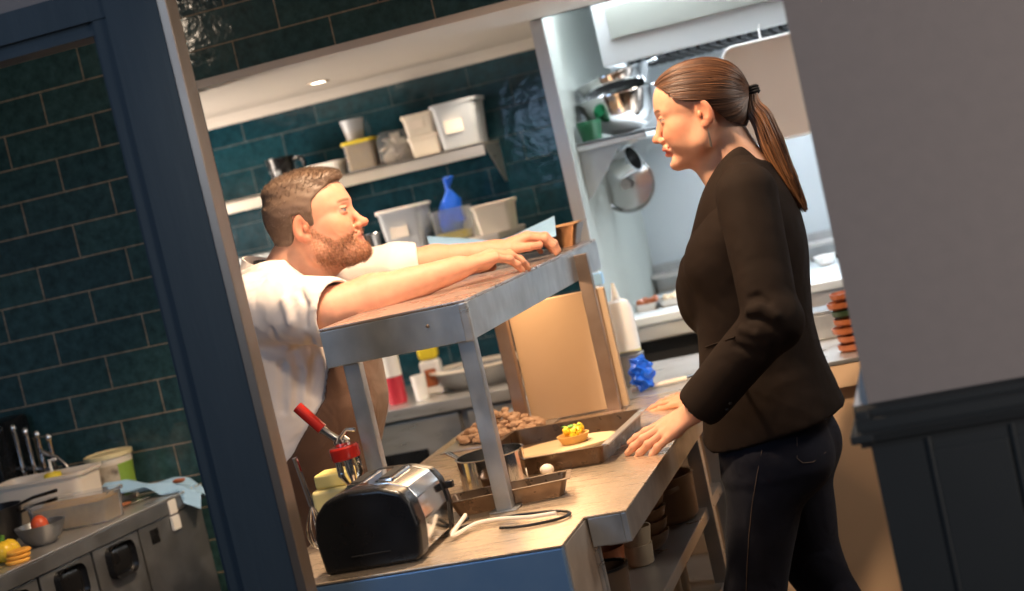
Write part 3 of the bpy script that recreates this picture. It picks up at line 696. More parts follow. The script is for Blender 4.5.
def face_paint(V, A, k, base, lip, brow, iris, beard=None):
    L = to_local(V, A)/k; c = np.tile(np.array(base), (len(V), 1)); x, y, z = L.T; ay = np.abs(y)
    inh = (np.abs(z) < 0.14) & (np.abs(x) < 0.14) & (ay < 0.1)
    for s in (1, -1):
        c = lerp(c, np.array(base)*(1.02, 0.72, 0.62), 0.55*blob(L, (0.06, 0.045*s, -0.03), (0.035, 0.03, 0.025))*inh)
        c = lerp(c, np.array(base)*(1.0, 0.6, 0.5), 0.5*blob(L, (-0.012, 0.08*s, -0.01), (0.025, 0.014, 0.035))*inh)
    c = lerp(c, np.array(base)*(1.02, 0.70, 0.60), 0.6*blob(L, (0.11, 0, -0.04), (0.02, 0.02, 0.016))*inh)
    if beard is not None:
        zl = np.interp(x, [-0.02, 0.0, 0.02, 0.05, 0.075, 0.09, 0.12], [0.012, 0.008, -0.028, -0.058, -0.052, -0.051, -0.051])
        wz = np.clip((zl-z)/0.010, 0, 1)*np.clip((x+0.012)/0.014, 0, 1)*np.clip((z+0.135)/0.02, 0, 1)
        nz = 0.62+0.38*vnoise(L, 900, 3)*1.5
        c = lerp(c, beard, (wz*nz).clip(0, 0.9)*inh)
    lipw = np.clip(1.5*(1-np.abs(z+0.0700)/0.0135), 0, 1)*np.clip((0.025-ay)/0.006, 0, 1)*np.clip((x-0.082)/0.004, 0, 1)
    c = lerp(c, lip, lipw*inh)
    inner = np.clip(1-np.abs(z+0.0697-0.0015)/0.003, 0, 1)*np.clip((0.022-ay)/0.006, 0, 1)*(x > 0.080)*(x < 0.0955)
    c = lerp(c, (0.16, 0.04, 0.03), inner*inh)
    bz = 0.0205-0.9*(ay-0.030)**2*6
    bw = np.clip(1-np.abs(z-bz)/0.0048, 0, 1)*np.clip((ay-0.010)/0.004, 0, 1)*np.clip((0.050-ay)/0.01, 0, 1)*(x > 0.05)
    c = lerp(c, brow, (bw*1.6).clip(0, 0.92)*inh)
    for s in (1, -1):
        e = L-np.array((0.0745, 0.031*s, -0.001)); q = np.sqrt(((e/np.array((0.0135, 0.014, 0.0125)))**2).sum(1))
        on = (q < 1.06) & (e[:, 0] > 0.002) & inh & (np.abs(e[:, 2]+0.001) < 0.0030)
        c[on] = (0.26, 0.20, 0.17)
        ir = on & (np.sqrt(e[:, 1]**2+(e[:, 2]+0.001)**2) < 0.0062); c[ir] = iris
        pu = on & (np.sqrt(e[:, 1]**2+(e[:, 2]+0.001)**2) < 0.0028); c[pu] = (0.01, 0.01, 0.01)
        lash = inh & (np.abs(e[:, 2]-0.0036) < 0.0013) & (np.abs(e[:, 1]) < 0.013) & (e[:, 0] > 0.003)
        c[lash] = np.array(brow)*0.5
    return c
def cap_shapes(hair_line, grow, k=1.0, extra=(), cz=0.030, rz=0.082):
    def keep(p):
        x, y, z = p[..., 0], p[..., 1], p[..., 2]
        zl = np.interp(x, [a for a, b in hair_line], [b for a, b in hair_line]); return (zl-z)*0.8
    s = [ell((-0.010, 0, cz), (0.096+grow, 0.073+grow, rz+grow), 0.02), ell((0.030, 0, 0.030), (0.060+grow, 0.062+grow*0.6, 0.058+grow*0.8), 0.03),
         ell((-0.045, 0, -0.030), (0.050+grow*0.5, 0.052+grow*0.5, 0.055), 0.03)]
    s += list(extra)
    s.append(Pr(keep, (-1, -1, -1), (1, 1, 1), 0.006, 0))
    return s

# ---------------------------------------------------------------- the woman
WY = 3.70; WK = 1.05
wf = Vector((-1, -0.05, -0.075)); 
_A = frame((0, 0, 0), wf, (0, 0, 1))
eye = atY(661.5, 120.5, WY-0.035)
WH = _A.copy(); WH.translation = eye-(_A.to_3x3() @ Vector((0.084, 0.034, -0.001)))*WK
skinF = (0.62, 0.31, 0.195)
woman = thing('person', 'smiling woman with a long brown ponytail, black blazer and dark jeans, hands on the counter', 'person', (-0.5, 3.7, 0))
WO = Vector((-0.5, 3.7, 0))
neck_top = WH @ Vector((-0.030, 0, -0.055)); neck_b = Vector((-0.425, WY, 1.455))
nk = [cone(neck_top, neck_b, 0.052, 0.056, 0.02), cone(WH @ Vector((0.035, 0, -0.082)), (-0.470, WY, 1.43), 0.030, 0.045, 0.03), cone((-0.43, WY, 1.45), (-0.43, WY-0.10, 1.41), 0.04, 0.035, 0.03), cone((-0.43, WY, 1.45), (-0.43, WY+0.10, 1.41), 0.04, 0.035, 0.03)]
hs = moved(scaled_head(head_shapes(True, 1.0), WK), WH)
c0 = np.array(WH.translation)
wparts = [sculpt(hs+nk, 0.0019, c0+(-0.16, -0.13, -0.22), c0+(0.16, 0.13, 0.14))]
# arms and hands
shn, eln = Vector((-0.415, 3.525, 1.415)), atY(772, 322, 3.405)
wrn = atY(697, 409, 3.43)
shf, elf, wrf = Vector((-0.43, 3.88, 1.415)), Vector((-0.47, 4.02, 1.14)), atY(702, 394, 3.97)
wbody = [loft([(0.80, -0.50, WY, 0.10, 0.15), (0.95, -0.48, WY, 0.105, 0.165), (1.10, -0.46, WY, 0.095, 0.13), (1.25, -0.45, WY, 0.11, 0.15), (1.36, -0.44, WY, 0.10, 0.165), (1.43, -0.43, WY, 0.06, 0.12)], 0.03),
         cone(shn, eln, 0.047, 0.038, 0.03), cone(shf, elf, 0.047, 0.038, 0.03)] + nk
wparts.append(sculpt(wbody, 0.007))
fa = [cone(eln, wrn, 0.040, 0.024, 0.01)]; fb = [cone(elf, wrf, 0.040, 0.024, 0.01)]
# near hand: palm on the counter edge, fingers running left
kn = atY(667, 429, 3.44)
fn = (kn-wrn).normalized()
curl = [(-0.12, 0.12, 0.08), (-0.05, 0.16, 0.1), (0.02, 0.2, 0.12), (0.12, 0.25, 0.15)]
hn = hand_shapes(wrn, fn, (-0.40, -0.55, 1), -1, curl, 0.03, 1.08, 1.0, (0.55, 0.2, 0.1))
wparts.append(sculpt(fa+hn, 0.0018, np.array(wrn)+(-0.22, -0.12, -0.12), np.array(wrn)+(0.10, 0.12, 0.10)))
ff = (atY(672, 401, 4.02)-wrf).normalized()
hf = hand_shapes(wrf, ff, (-0.3, -0.25, 1), 1, [(0.0, 0.1, 0.08)]*4, 0.10, 0.97, 0.86, (0.6, 0.1, 0.1))
wparts.append(sculpt(fb+hf, 0.0018, np.array(wrf)+(-0.22, -0.12, -0.12), np.array(wrf)+(0.10, 0.12, 0.10)))
def wcol(V):
    c = face_paint(V, WH, WK, skinF, (0.55, 0.13, 0.10), (0.10, 0.045, 0.025), (0.06, 0.03, 0.015))
    return c
np_mesh('body', wparts, M['skin'], woman, wcol, origin=WO)
def Wl(p): return WH @ (Vector(p)*WK)
# teeth
mb = MB(Matrix.Translation(-WO)); mb.grid(lambda u, v: Wl((0.092-0.22*(u-0.5)**2*0.16, (u-0.5)*0.034, -0.0665-v*0.005)), 10, 2, thick=0.002)
mb.build('teeth', M['white_plastic'], woman)
# hair: close cap, combed strands to the tie, ponytail
WHL = [(-0.13, -0.060), (-0.085, -0.066), (-0.055, -0.045), (-0.034, -0.012), (-0.022, 0.022), (0.006, 0.026), (0.022, 0.024), (0.042, 0.036), (0.062, 0.062), (0.080, 0.080), (0.11, 0.092)]
capk = scaled_head(cap_shapes(WHL, 0.006, cz=0.026, rz=0.074), WK)
Vc, Qc = sculpt(capk, 0.0022, (-0.14, -0.12, -0.11), (0.13, 0.12, 0.15))
tie = np.array((-0.120, 0, 0.004))
rs = np.random.RandomState(4)
_capbase = cap_shapes(WHL, 0.006, cz=0.026, rz=0.074)[:3]
def cap_radius(D):
    """distance from the cap centre to the hair cap surface along unit directions"""
    lo_ = np.full(D.shape[:-1], 0.03); hi_ = np.full(D.shape[:-1], 0.20); c_q = np.array((-0.010, 0, 0.028))
    for _ in range(16):
        md = (lo_+hi_)/2; P_ = c_q+D*md[..., None]; f_ = _capbase[0].f(P_)
        for q_ in _capbase[1:]: f_ = _sm(f_, q_.f(P_), q_.k)
        lo_ = np.where(f_ < 0, md, lo_); hi_ = np.where(f_ < 0, hi_, md)
    return (lo_+hi_)/2
def surf_pt(d, grow):
    """point of the cap ellipsoid in direction d from its centre"""
    c = np.array((-0.010, 0, 0.028)); r = np.array((0.096, 0.073, 0.082))+grow
    d = d/np.linalg.norm(d, axis=-1, keepdims=True); t = 1/np.sqrt(((d/r)**2).sum(-1, keepdims=True)); return c+d*t
paths = []; rads = []; cols = []
starts = []
c_ = np.array((-0.010, 0, 0.028))
while len(starts) < 2600:
    d = rs.normal(size=3); d /= np.linalg.norm(d); p = c_+d*float(cap_radius(d[None])[0])
    zl = np.interp(p[0], [a for a, b in WHL], [b for a, b in WHL])
    if p[2] > zl-0.001 and p[0] > -0.10 and (len(starts) < 1100 or p[2] < zl+0.014): starts.append(d)
for d in starts:
    e = tie-c_; e = e/np.linalg.norm(e); K = 14; tt = np.linspace(0, 1, K)[:, None]
    om = np.arccos(np.clip(d@e, -0.999, 0.999)); q = (np.sin((1-tt)*om)*d+np.sin(tt*om)*e)/np.sin(om)
    c2 = np.array((-0.010, 0, 0.028))
    dd = q/np.linalg.norm(q, axis=1, keepdims=True); P = c2+dd*(cap_radius(dd)[:, None]+rs.uniform(-0.0004, 0.0014)+0.0006*np.sin(tt*pi))
    e_ = np.linspace(0, 1, K)[:, None]**6; P = P*(1-e_)+tie*e_
    P[:, 2] += 0.004*np.sin(tt[:, 0]*pi)*(d[2] < 0.2)*-1
    # below the ear level follow the nape
    paths.append(P*WK); rads.append(np.full(K, rs.uniform(0.0006, 0.0013)))
    w_ = rs.rand()**2.2; cols.append(np.array((0.040, 0.016, 0.008))*(1-w_)+np.array((0.19, 0.080, 0.034))*w_)
Vs, Qs, Cs = tubes_np(paths, rads, cols, 4)
Vw = np.concatenate([to_world(Vc, WH), to_world(Vs, WH)])
capc = np.tile(np.array((0.06, 0.026, 0.013)), (len(Vc), 1))
hair = np_mesh('hair', [(to_world(Vc, WH), Qc), (to_world(Vs, WH), Qs)], M['hair'], woman, lambda V: np.concatenate([capc, Cs]), origin=WO)
tw = np.array(Wl(tie))
pe = np.array(atY(806, 212, WY+0.0)); pc1 = np.array(atY(762, 119, WY)); pc2 = np.array(atY(772, 143, WY)); pc3 = np.array(atY(785, 172, WY))
cl = np.array([list(v) for v in chain([tw, np.array(atY(753, 106, WY)), pc1, pc2, pc3, pe], 5)]); K = len(cl)
paths = []; rads = []; cols = []
prof = np.interp(np.linspace(0, 1, K), [0, 0.06, 0.3, 0.6, 0.85, 1], [0.010, 0.013, 0.023, 0.028, 0.020, 0.006])
for i in range(900):
    a_ = rs.uniform(0, 2*pi); r_ = sqrt(rs.rand()); off = np.array((cos(a_)*r_, sin(a_)*r_)); stop = rs.uniform(0.80, 1.0)
    tt = np.linspace(0, stop, K); base = np.stack([np.interp(tt, np.linspace(0, 1, K), cl[:, j]) for j in range(3)], 1)
    pr_ = np.interp(tt, np.linspace(0, 1, K), prof)
    wv = 0.003*np.sin(tt*7+rs.uniform(0, 6))*tt
    P = base+np.stack([off[0]*pr_*0.95+wv, off[1]*pr_*0.8+wv*0.5, off[0]*pr_*0.35], 1)
    paths.append(P); rads.append(np.interp(tt, [0, 0.8, 1], [0.0012, 0.0012, 0.0003])*rs.uniform(0.7, 1.3))
    w_ = rs.rand()**1.6; cols.append(np.array((0.055, 0.022, 0.010))*(1-w_)+np.array((0.33, 0.15, 0.065))*w_)
Vp, Qp, Cp = tubes_np(paths, rads, cols, 4)
pony = np_mesh('ponytail', [(Vp, Qp)], M['hair'], woman, lambda V: Cp, origin=WO)
A = frame(tw+np.array((0.002, 0, 0)), pc1-tw, (0, 0, 1))
mb = MB(Matrix.Translation(-WO) @ A @ Matrix.Rotation(pi/2, 4, 'Y'))
for k in range(3): mb.lathe([(0.0125, -0.004), (0.0165, 0), (0.0125, 0.004), (0.0115, 0.0), (0.0125, -0.004)], 20, c=(0, 0, -0.006+0.006*k))
mb.build('hair_tie', M['black_matte'], woman)
# earring
e0 = Wl((-0.012, 0.084, -0.046)); mb = MB(Matrix.Translation(-WO))
mb.tube([e0, e0+Vector((0, -0.002, -0.010))], 0.0008, 5)
mb.tube([e0+Vector((0, -0.002, -0.010)), e0+Vector((-0.001, -0.002, -0.044))], [0.0022, 0.0032], 6); mb.ball(e0+Vector((0, -0.002, -0.012)), 0.0026, 1)
mb.build('earring', M['copper'], woman)

M['blazer'] = cloth_mat('black_wool_cloth', (0.011, 0.0064, 0.0043), (0.018, 0.0105, 0.007), 0.8, weave=1500, wb=0.3, folds=0.25, fs=7, sheen=0.0); M['blazer'].node_tree.nodes['Principled BSDF'].inputs['Specular IOR Level'].default_value = 0.12
M['top'] = cloth_mat('dark_knit', (0.02, 0.012, 0.01), (0.03, 0.02, 0.015), 0.9)
M['denim'] = cloth_mat('indigo_denim', (0.006, 0.0065, 0.013), (0.012, 0.0125, 0.022), 0.85, weave=1200, wb=0.3, folds=0.3, fs=10, sheen=0.03); M['denim'].node_tree.nodes['Principled BSDF'].inputs['Specular IOR Level'].default_value = 0.2
M['stitch'] = mat('stitching', (0.12, 0.08, 0.06), 0.8)
# jeans
hipn, hipf = Vector((-0.485, WY-0.085, 0.86)), Vector((-0.475, WY+0.085, 0.86))
knn, knf = Vector((-0.600, WY-0.10, 0.50)), Vector((-0.475, WY+0.09, 0.50))
ann, anf = Vector((-0.560, WY-0.11, 0.10)), Vector((-0.330, WY+0.09, 0.11))
jl = [loft([(0.78, -0.500, WY, 0.128, 0.175), (0.86, -0.492, WY, 0.128, 0.178), (0.95, -0.485, WY, 0.118, 0.165), (1.03, -0.475, WY, 0.105, 0.140)], 0.04),
      cone(hipn+Vector((-0.02, 0, -0.05)), knn, 0.098, 0.066, 0.025), cone(knn, ann, 0.066, 0.048, 0.03), cone(hipf+Vector((0.0, 0, -0.05)), knf, 0.098, 0.066, 0.025), cone(knf, anf, 0.066, 0.048, 0.03),
      ell((-0.445, WY-0.075, 0.80), (0.088, 0.085, 0.09), 0.04), ell((-0.435, WY+0.075, 0.80), (0.088, 0.085, 0.09), 0.04)]
jl.append(cone(ann, ann-Vector((0, 0, 0.02)), 0.05, 0.05, 0.01))
je = np_mesh('jeans', [sculpt(jl, 0.0055, disp=lambda P: 0.0016*vnoise(P, 60, 2))], M['denim'], woman, origin=WO)
mb = MB(Matrix.Translation(-WO))
def on_front(px, py, y): p = atY(px, py, y); return p
# side seam and pocket stitching on the near side
sp_ = []
for px, py in ((762, 450), (757, 475), (752, 505), (749, 535), (747, 565), (746, 595), (744, 640)):
    sp_.append((px, py))
def cast(fields, px, py):
    """where a view line meets the cloth (used to lay stitches and pockets on it)"""
    d = np.array(ray(px, py)); d = d/np.linalg.norm(d); t = np.linspace(2.6, 5.0, 1400); P = np.array(CAMPOS)+t[:, None]*d
    f = np.full(len(t), 9.0)
    for q in fields:
        v = q.f(P)
        f = _sm(f, v, q.k) if q.op == 1 else (-_sm(-f, v, q.k) if q.op == -1 else -_sm(-f, -v, q.k))
    i = np.argmax(f < 0.0006); return Vector(P[i]-d*0.001)
mb.tube([cast(jl, *p) for p in sp_], 0.0011, 5)
mb.tube([cast(jl, *p) for p in ((797, 437), (797, 458), (803, 463), (813, 462), (826, 452))], 0.0009, 5)
mb.build('seam_stitching', M['stitch'], je)
for nm, an, dr in (('shoe', ann, -1), ('shoe', anf, -1)):
    A = Matrix.Translation(Vector((an.x-0.0, an.y, 0.0))); sv = [ell((-0.06, 0, 0.035), (0.11, 0.043, 0.035), 0.02), cone((0.02, 0, 0.03), (0.0, 0, 0.09), 0.042, 0.045, 0.02), half((0, 0, 0.002), (0, 0, -1))]
    Vsx, Qsx = sculpt(sv, 0.005, (-0.2, -0.08, -0.02), (0.1, 0.08, 0.16)); np_mesh(nm, [(to_world(Vsx, A), Qsx)], M['black'], woman, origin=WO)
# blazer
B = WY
tor = [loft([(0.845, -0.490, B, 0.168, 0.190), (0.93, -0.483, B, 0.158, 0.186), (1.02, -0.486, B, 0.143, 0.168), (1.10, -0.480, B, 0.134, 0.156), (1.18, -0.470, B, 0.134, 0.162), (1.27, -0.462, B, 0.140, 0.176), (1.34, -0.452, B, 0.128, 0.184), (1.40, -0.436, B, 0.098, 0.165), (1.445, -0.424, B, 0.068, 0.100), (1.475, -0.418, B, 0.052, 0.060)], 0.02, n=2.2),
       cone((-0.435, B-0.055, 1.462), shn+Vector((0.005, 0.0, 0.0)), 0.045, 0.058, 0.035), cone((-0.435, B+0.055, 1.462), shf+Vector((0.005, 0, 0.0)), 0.045, 0.058, 0.035),
       ell((-0.52, B-0.08, 1.27), (0.075, 0.07, 0.07), 0.04), ell((-0.52, B+0.08, 1.27), (0.075, 0.07, 0.07), 0.04),
       loft([(0.842, -0.412, B, 0.100, 0.165), (0.90, -0.425, B, 0.092, 0.16), (0.98, -0.45, B, 0.075, 0.14)], 0.04)]
cuffn = eln.lerp(wrn, 0.92); cufff = elf.lerp(wrf, 0.9)
sl = [cone(shn, eln, 0.068, 0.060, 0.014), cone(eln, cuffn, 0.060, 0.054, 0.014), ell(eln+Vector((0.008, 0, 0)), (0.060, 0.055, 0.060), 0.02), ell((-0.618, B+0.02, 1.19), (0.032, 0.05, 0.07), 0.03), ell(atY(694, 288, B-0.02), (0.032, 0.055, 0.075), 0.03),
      cone(shf, elf, 0.066, 0.054, 0.02), cone(elf, cufff, 0.053, 0.041, 0.015)]
# creases at the elbow and along the sleeve
def crease(pts, r, k=0.012, op=-1): return [cone(pts[i], pts[i+1], r, r, k, op) for i in range(len(pts)-1)]
base = tor+sl
def cs(px, py, f=0.0): return cast(base, px, py)+Vector(ray(px, py)).normalized()*f
cr = []
cr += crease([cs(749, 318, 0), cs(758, 318, -0.001), cs(768, 324, -0.001), cs(777, 332, -0.001)], 0.006)
cr += crease([cs(750, 311, 0.004), cs(760, 308, 0.004), cs(776, 316, 0.004)], 0.007, 0.012, 1)
cr += crease([cs(742, 330, 0.003), cs(757, 334, 0.003), cs(768, 344, 0.003)], 0.006, 0.012, 1)
cr += crease([cs(750, 298, 0), cs(758, 296, 0), cs(768, 302, 0)], 0.004)
cr += crease([cs(735, 345, 0), cs(750, 352, 0), cs(760, 358, 0)], 0.004)
hollow = [loft([(0.80, -0.490, B, 0.160, 0.182), (0.87, -0.487, B, 0.157, 0.180)], 0.002, -1)]
frontcut = []
dn = (wrn-eln).normalized(); df = (wrf-elf).normalized()
cuffcut = [cone(cuffn+dn*0.062, cuffn+dn*0.14, 0.062, 0.065, 0.003, -1), cone(cuffn-dn*0.01, cuffn+dn*0.05, 0.044, 0.046, 0.002, -1), cone(cufff+df*0.028, cufff+df*0.10, 0.05, 0.05, 0.003, -1), cone(cufff, cufff+df*0.05, 0.034, 0.035, 0.002, -1)]
neckcut = [cone((-0.52, B, 1.47), (-0.40, B, 1.56), 0.050, 0.06, 0.006, -1), cone(neck_b, neck_b+Vector((0.0, 0, 0.15)), 0.060, 0.062, 0.004, -1)]
# rounded front corner of the hem rises towards the back
def hemf(p):
    x = p[..., 0]; zh = np.interp(x, [-0.67, -0.655, -0.62, -0.56, -0.45, -0.33, -0.30], [0.90, 0.865, 0.850, 0.856, 0.872, 0.888, 0.890]); return (zh-p[..., 2])*0.95
hem = [Pr(hemf, (-2, 2, 0.8), (0, 5, 1.0), 0.003, 0)]
hem[0].lo = np.array((-9., -9, -9)); hem[0].hi = np.array((9., 9, 9))
blz = base+cr+hollow+hem+cuffcut+neckcut
bl = np_mesh('blazer', [sculpt(blz, 0.0042, disp=lambda P: 0.0016*vnoise(P*np.array((1, 1, 0.6)), 48, 7)+0.0008*vnoise(P, 120, 9))], M['blazer'], woman, origin=WO)
# lapels, collar, pocket welt, cuff button
mb = MB(Matrix.Translation(-WO))
for s in (1, -1):
    def Y_(px, py, dy):
        q = atY(px, py, B-dy); q.y = B-dy*s; return q
    inner = [Y_(745, 146, 0), Y_(738, 148, 0.040), Y_(724, 160, 0.062), Y_(710, 181, 0.055), Y_(701, 203, 0.048), Y_(692, 243, 0.045), Y_(686, 270, 0.045)]
    outer = [Y_(757, 159, 0), Y_(756, 165, 0.070), Y_(738, 180, 0.112), Y_(722, 199, 0.125), Y_(712, 222, 0.118), Y_(700, 255, 0.085), Y_(690, 285, 0.060)]
    ci = chain(inner, 5); co_ = chain(outer, 5); n_ = len(ci)-1
    def f(u, v, ci=ci, co_=co_, s=s):
        a = ci[round(u*n_)]; b = co_[round(u*n_)]; return a.lerp(b, v)+Vector((-0.008*sin(v*pi), -0.012*s*sin(v*pi*0.5)*sin(min(1, u*3)*pi/2), 0.012*sin(v*pi)))
    mb.grid(f, n_, 6, thick=0.004)
mb.build('lapel_collar', M['blazer'], bl)
mb = MB(Matrix.Translation(-WO)); mb.tube([cast(blz, *p)-Vector(ray(*p)).normalized()*0.0015 for p in ((706, 347), (716, 343.5), (726, 340), (735, 337))], 0.0034, 6, flat=0.6); mb.build('pocket_welt', M['blazer'], bl)
mb = MB(Matrix.Translation(-WO))
for p in ((727, 409), (730, 403)): mb.ball(cast(blz, *p), 0.0045, 2)
mb.build('cuff_button', M['black'], bl)
# dark top under the blazer
tp = [loft([(0.92, -0.50, B, 0.120, 0.13), (1.10, -0.49, B, 0.118, 0.12), (1.25, -0.490, B, 0.125, 0.13), (1.36, -0.468, B, 0.098, 0.12), (1.43, -0.445, B, 0.06, 0.09)], 0.02)]+neckcut
np_mesh('top', [sculpt(tp, 0.006)], M['top'], woman, origin=WO)

# ---------------------------------------------------------------- the man
MY = 3.60; MK = 1.045
MO = Vector((-1.6, 3.6, 0))
man = thing('person', 'smiling bearded man in white shirt and brown apron leaning on the raised steel shelf', 'person', MO)
_A = frame((0, 0, 0), Vector((1, 0.12, 0.115)), (0, 0, 1))
eye = atY(341.5, 210.5, MY-0.03)
MH = _A.copy(); MH.translation = eye-(_A.to_3x3() @ Vector((0.080, -0.036, -0.001)))*MK
mneck = Vector((-1.565, MY, 1.43))
mnk = [cone(MH @ Vector((-0.040, 0, -0.050)), mneck, 0.062, 0.070, 0.02), cone(MH @ Vector((0.015, 0, -0.090)), mneck+Vector((0.045, 0, -0.02)), 0.040, 0.050, 0.03),
       cone(mneck, mneck+Vector((0, -0.12, -0.03)), 0.05, 0.045, 0.03), cone(mneck, mneck+Vector((0, 0.12, -0.03)), 0.05, 0.045, 0.03)]
mhs = head_shapes(False, 2.2)+[ell((0.050, 0, -0.092), (0.046, 0.045, 0.026), 0.02), ell((0.082, 0, -0.104), (0.021, 0.026, 0.018), 0.012), cone((0.0, 0.052, -0.075), (0.06, 0.022, -0.105), 0.02, 0.019, 0.02), cone((0.0, -0.052, -0.075), (0.06, -0.022, -0.105), 0.02, 0.019, 0.02)]
mhp = moved(scaled_head(mhs, MK), MH); c0 = np.array(MH.translation)
beardn = lambda P: 0.0004*np.clip(vnoise(P, 520, 5)*1.5, -1, 1)*(to_local(P, MH)[:, 2] < -0.045)*(to_local(P, MH)[:, 0] > 0)
mparts = [sculpt(mhp+mnk, 0.0019, c0+(-0.16, -0.13, -0.20), c0+(0.17, 0.13, 0.14), disp=beardn)]
sn, en, wn_ = Vector((-1.555, 3.405, 1.405)), atY(330, 312, 3.34), atY(456, 269, 3.50)
sf_, ef, wf_ = Vector((-1.545, 3.80, 1.415)), atY(398, 266, 3.80), atY(492, 251, 3.88)
mbody = [loft([(0.80, -1.70, MY, 0.12, 0.16), (1.00, -1.63, MY, 0.14, 0.17), (1.15, -1.60, MY, 0.15, 0.17), (1.30, -1.58, MY, 0.13, 0.17), (1.40, -1.57, MY, 0.09, 0.15)], 0.03),
         cone(sn, en, 0.055, 0.048, 0.03), cone(sf_, ef, 0.055, 0.048, 0.03)]+mnk
mparts.append(sculpt(mbody, 0.008))
def fore(e, w_):
    d = w_-e
    return [cone(e, e+d*0.35, 0.057, 0.050, 0.02), cone(e+d*0.35, w_, 0.050, 0.0275, 0.02)]
kn1 = atY(487, 258, 3.565); kf1 = atY(521, 239, 3.92)
ch = [(0.26, 0.34, 0.18), (0.30, 0.40, 0.20), (0.34, 0.44, 0.22), (0.38, 0.48, 0.24)]
h1 = hand_shapes(wn_, kn1-wn_, (-0.25, -0.30, 1), 1, ch, 0.06, 1.16, 1.06, (0.35, 0.25, 0.2))
mparts.append(sculpt(fore(en, wn_)+h1, 0.0019, np.array(en)+(-0.10, -0.12, -0.12), np.array(wn_)+(0.24, 0.26, 0.10)))
ch2 = [(0.45, 0.65, 0.35), (0.42, 0.62, 0.32), (0.42, 0.62, 0.32), (0.44, 0.64, 0.3)]
h2 = hand_shapes(wf_, kf1-wf_, (-0.35, -0.25, 1), -1, ch2, 0.06, 1.06, 1.04, (0.55, 0.35, 0.3))
mparts.append(sculpt([cone(ef, ef.lerp(wf_, 0.4), 0.042, 0.036, 0.02), cone(ef.lerp(wf_, 0.4), wf_, 0.036, 0.0255, 0.02)]+h2, 0.0019, np.array(ef)+(-0.10, -0.12, -0.14), np.array(wf_)+(0.24, 0.24, 0.12)))
mskin = (0.58, 0.275, 0.175)
np_mesh('body', mparts, M['skin'], man, lambda V: face_paint(V, MH, MK, mskin, (0.44, 0.17, 0.12), (0.16, 0.08, 0.04), (0.10, 0.16, 0.20), beard=(0.23, 0.095, 0.045)), origin=MO)
def Ml(p): return MH @ (Vector(p)*MK)
mb = MB(Matrix.Translation(-MO)); mb.grid(lambda u, v: Ml((0.0945-0.25*(u-0.5)**2*0.16, (u-0.5)*0.036, -0.0655-v*0.0065)), 10, 2, thick=0.002)
mb.build('teeth', M['white_plastic'], man)
HL = [(-0.13, -0.070), (-0.085, -0.075), (-0.050, -0.055), (-0.034, -0.012), (-0.024, 0.022), (-0.004, 0.020), (0.004, -0.020), (0.016, -0.022), (0.022, 0.010), (0.030, 0.040), (0.055, 0.056), (0.078, 0.068), (0.12, 0.076)]
ex = [ell((0.045, 0, 0.082), (0.050, 0.050, 0.022), 0.02), ell((-0.02, 0, 0.092), (0.075, 0.058, 0.026), 0.02)]
Vc, Qc = sculpt(scaled_head(cap_shapes(HL, 0.0045, extra=ex), MK), 0.0024, (-0.14, -0.12, -0.12), (0.14, 0.12, 0.16), disp=lambda P: 0.0012*vnoise(P, 330, 2))
idx = rs.choice(len(Vc), 11000); Ps = Vc[idx]; cc = np.array((-0.010, 0, 0.028))
dirn = (Ps-cc); dirn /= np.linalg.norm(dirn, axis=1, keepdims=True)
comb = np.tile(np.array((0.9, 0.0, -0.25)), (len(Ps), 1)); comb[:, 2] = np.where(Ps[:, 2] > 0.07, 0.25, -0.9); comb[:, 0] = np.where(Ps[:, 2] > 0.07, 0.9, -0.15)
ln = np.where(Ps[:, 2] > 0.065, rs.uniform(0.005, 0.010, len(Ps)), rs.uniform(0.003, 0.005, len(Ps)))
dd = dirn*0.40+comb*0.7+rs.normal(size=(len(Ps), 3))*0.20; dd /= np.linalg.norm(dd, axis=1, keepdims=True)
tt = np.linspace(0, 1, 4)[None, :, None]
paths = Ps[:, None]+dd[:, None]*ln[:, None, None]*tt-dirn[:, None]*0.002
rads = np.tile(np.array([0.0007, 0.0006, 0.00045, 0.0002]), (len(Ps), 1))
w_ = rs.rand(len(Ps))**1.5; cols = np.array((0.075, 0.042, 0.024))*(1-w_[:, None])+np.array((0.24, 0.155, 0.10))*w_[:, None]
Vs, Qs, Cs2 = tubes_np(paths, rads, cols, 3)
cap2 = np.tile(np.array((0.135, 0.080, 0.050)), (len(Vc), 1))
np_mesh('hair', [(to_world(Vc, MH), Qc), (to_world(Vs, MH), Qs)], M['short_hair'], man, lambda V: np.concatenate([cap2, Cs2]), origin=MO)
# beard strands
Vb, Qb = sculpt(scaled_head(mhs, MK), 0.004, (-0.14, -0.12, -0.14), (0.14, 0.12, 0.0)); L_ = Vb/MK
zl = np.interp(L_[:, 0], [-0.02, 0.0, 0.02, 0.05, 0.075, 0.09, 0.12], [0.0, 0.0, -0.030, -0.062, -0.056, -0.052, -0.052])
okk = (L_[:, 2] < zl) & (L_[:, 0] > -0.002) & (L_[:, 2] > -0.125) & ~((np.abs(L_[:, 2]+0.070) < 0.0125) & (L_[:, 0] > 0.08) & (np.abs(L_[:, 1]) < 0.026)) & ((np.abs(L_[:, 1]) < 0.070))
Pb = Vb[okk]; Pb = Pb[rs.choice(len(Pb), 4200)]+rs.normal(size=(4200, 3))*0.0016
db = Pb-np.array((0.02, 0, -0.05)); db /= np.linalg.norm(db, axis=1, keepdims=True); db = db*0.5+np.array((0.15, 0, -0.9))*0.7+rs.normal(size=db.shape)*0.2; db /= np.linalg.norm(db, axis=1, keepdims=True)
paths = Pb[:, None]+db[:, None]*rs.uniform(0.0025, 0.0055, len(Pb))[:, None, None]*tt
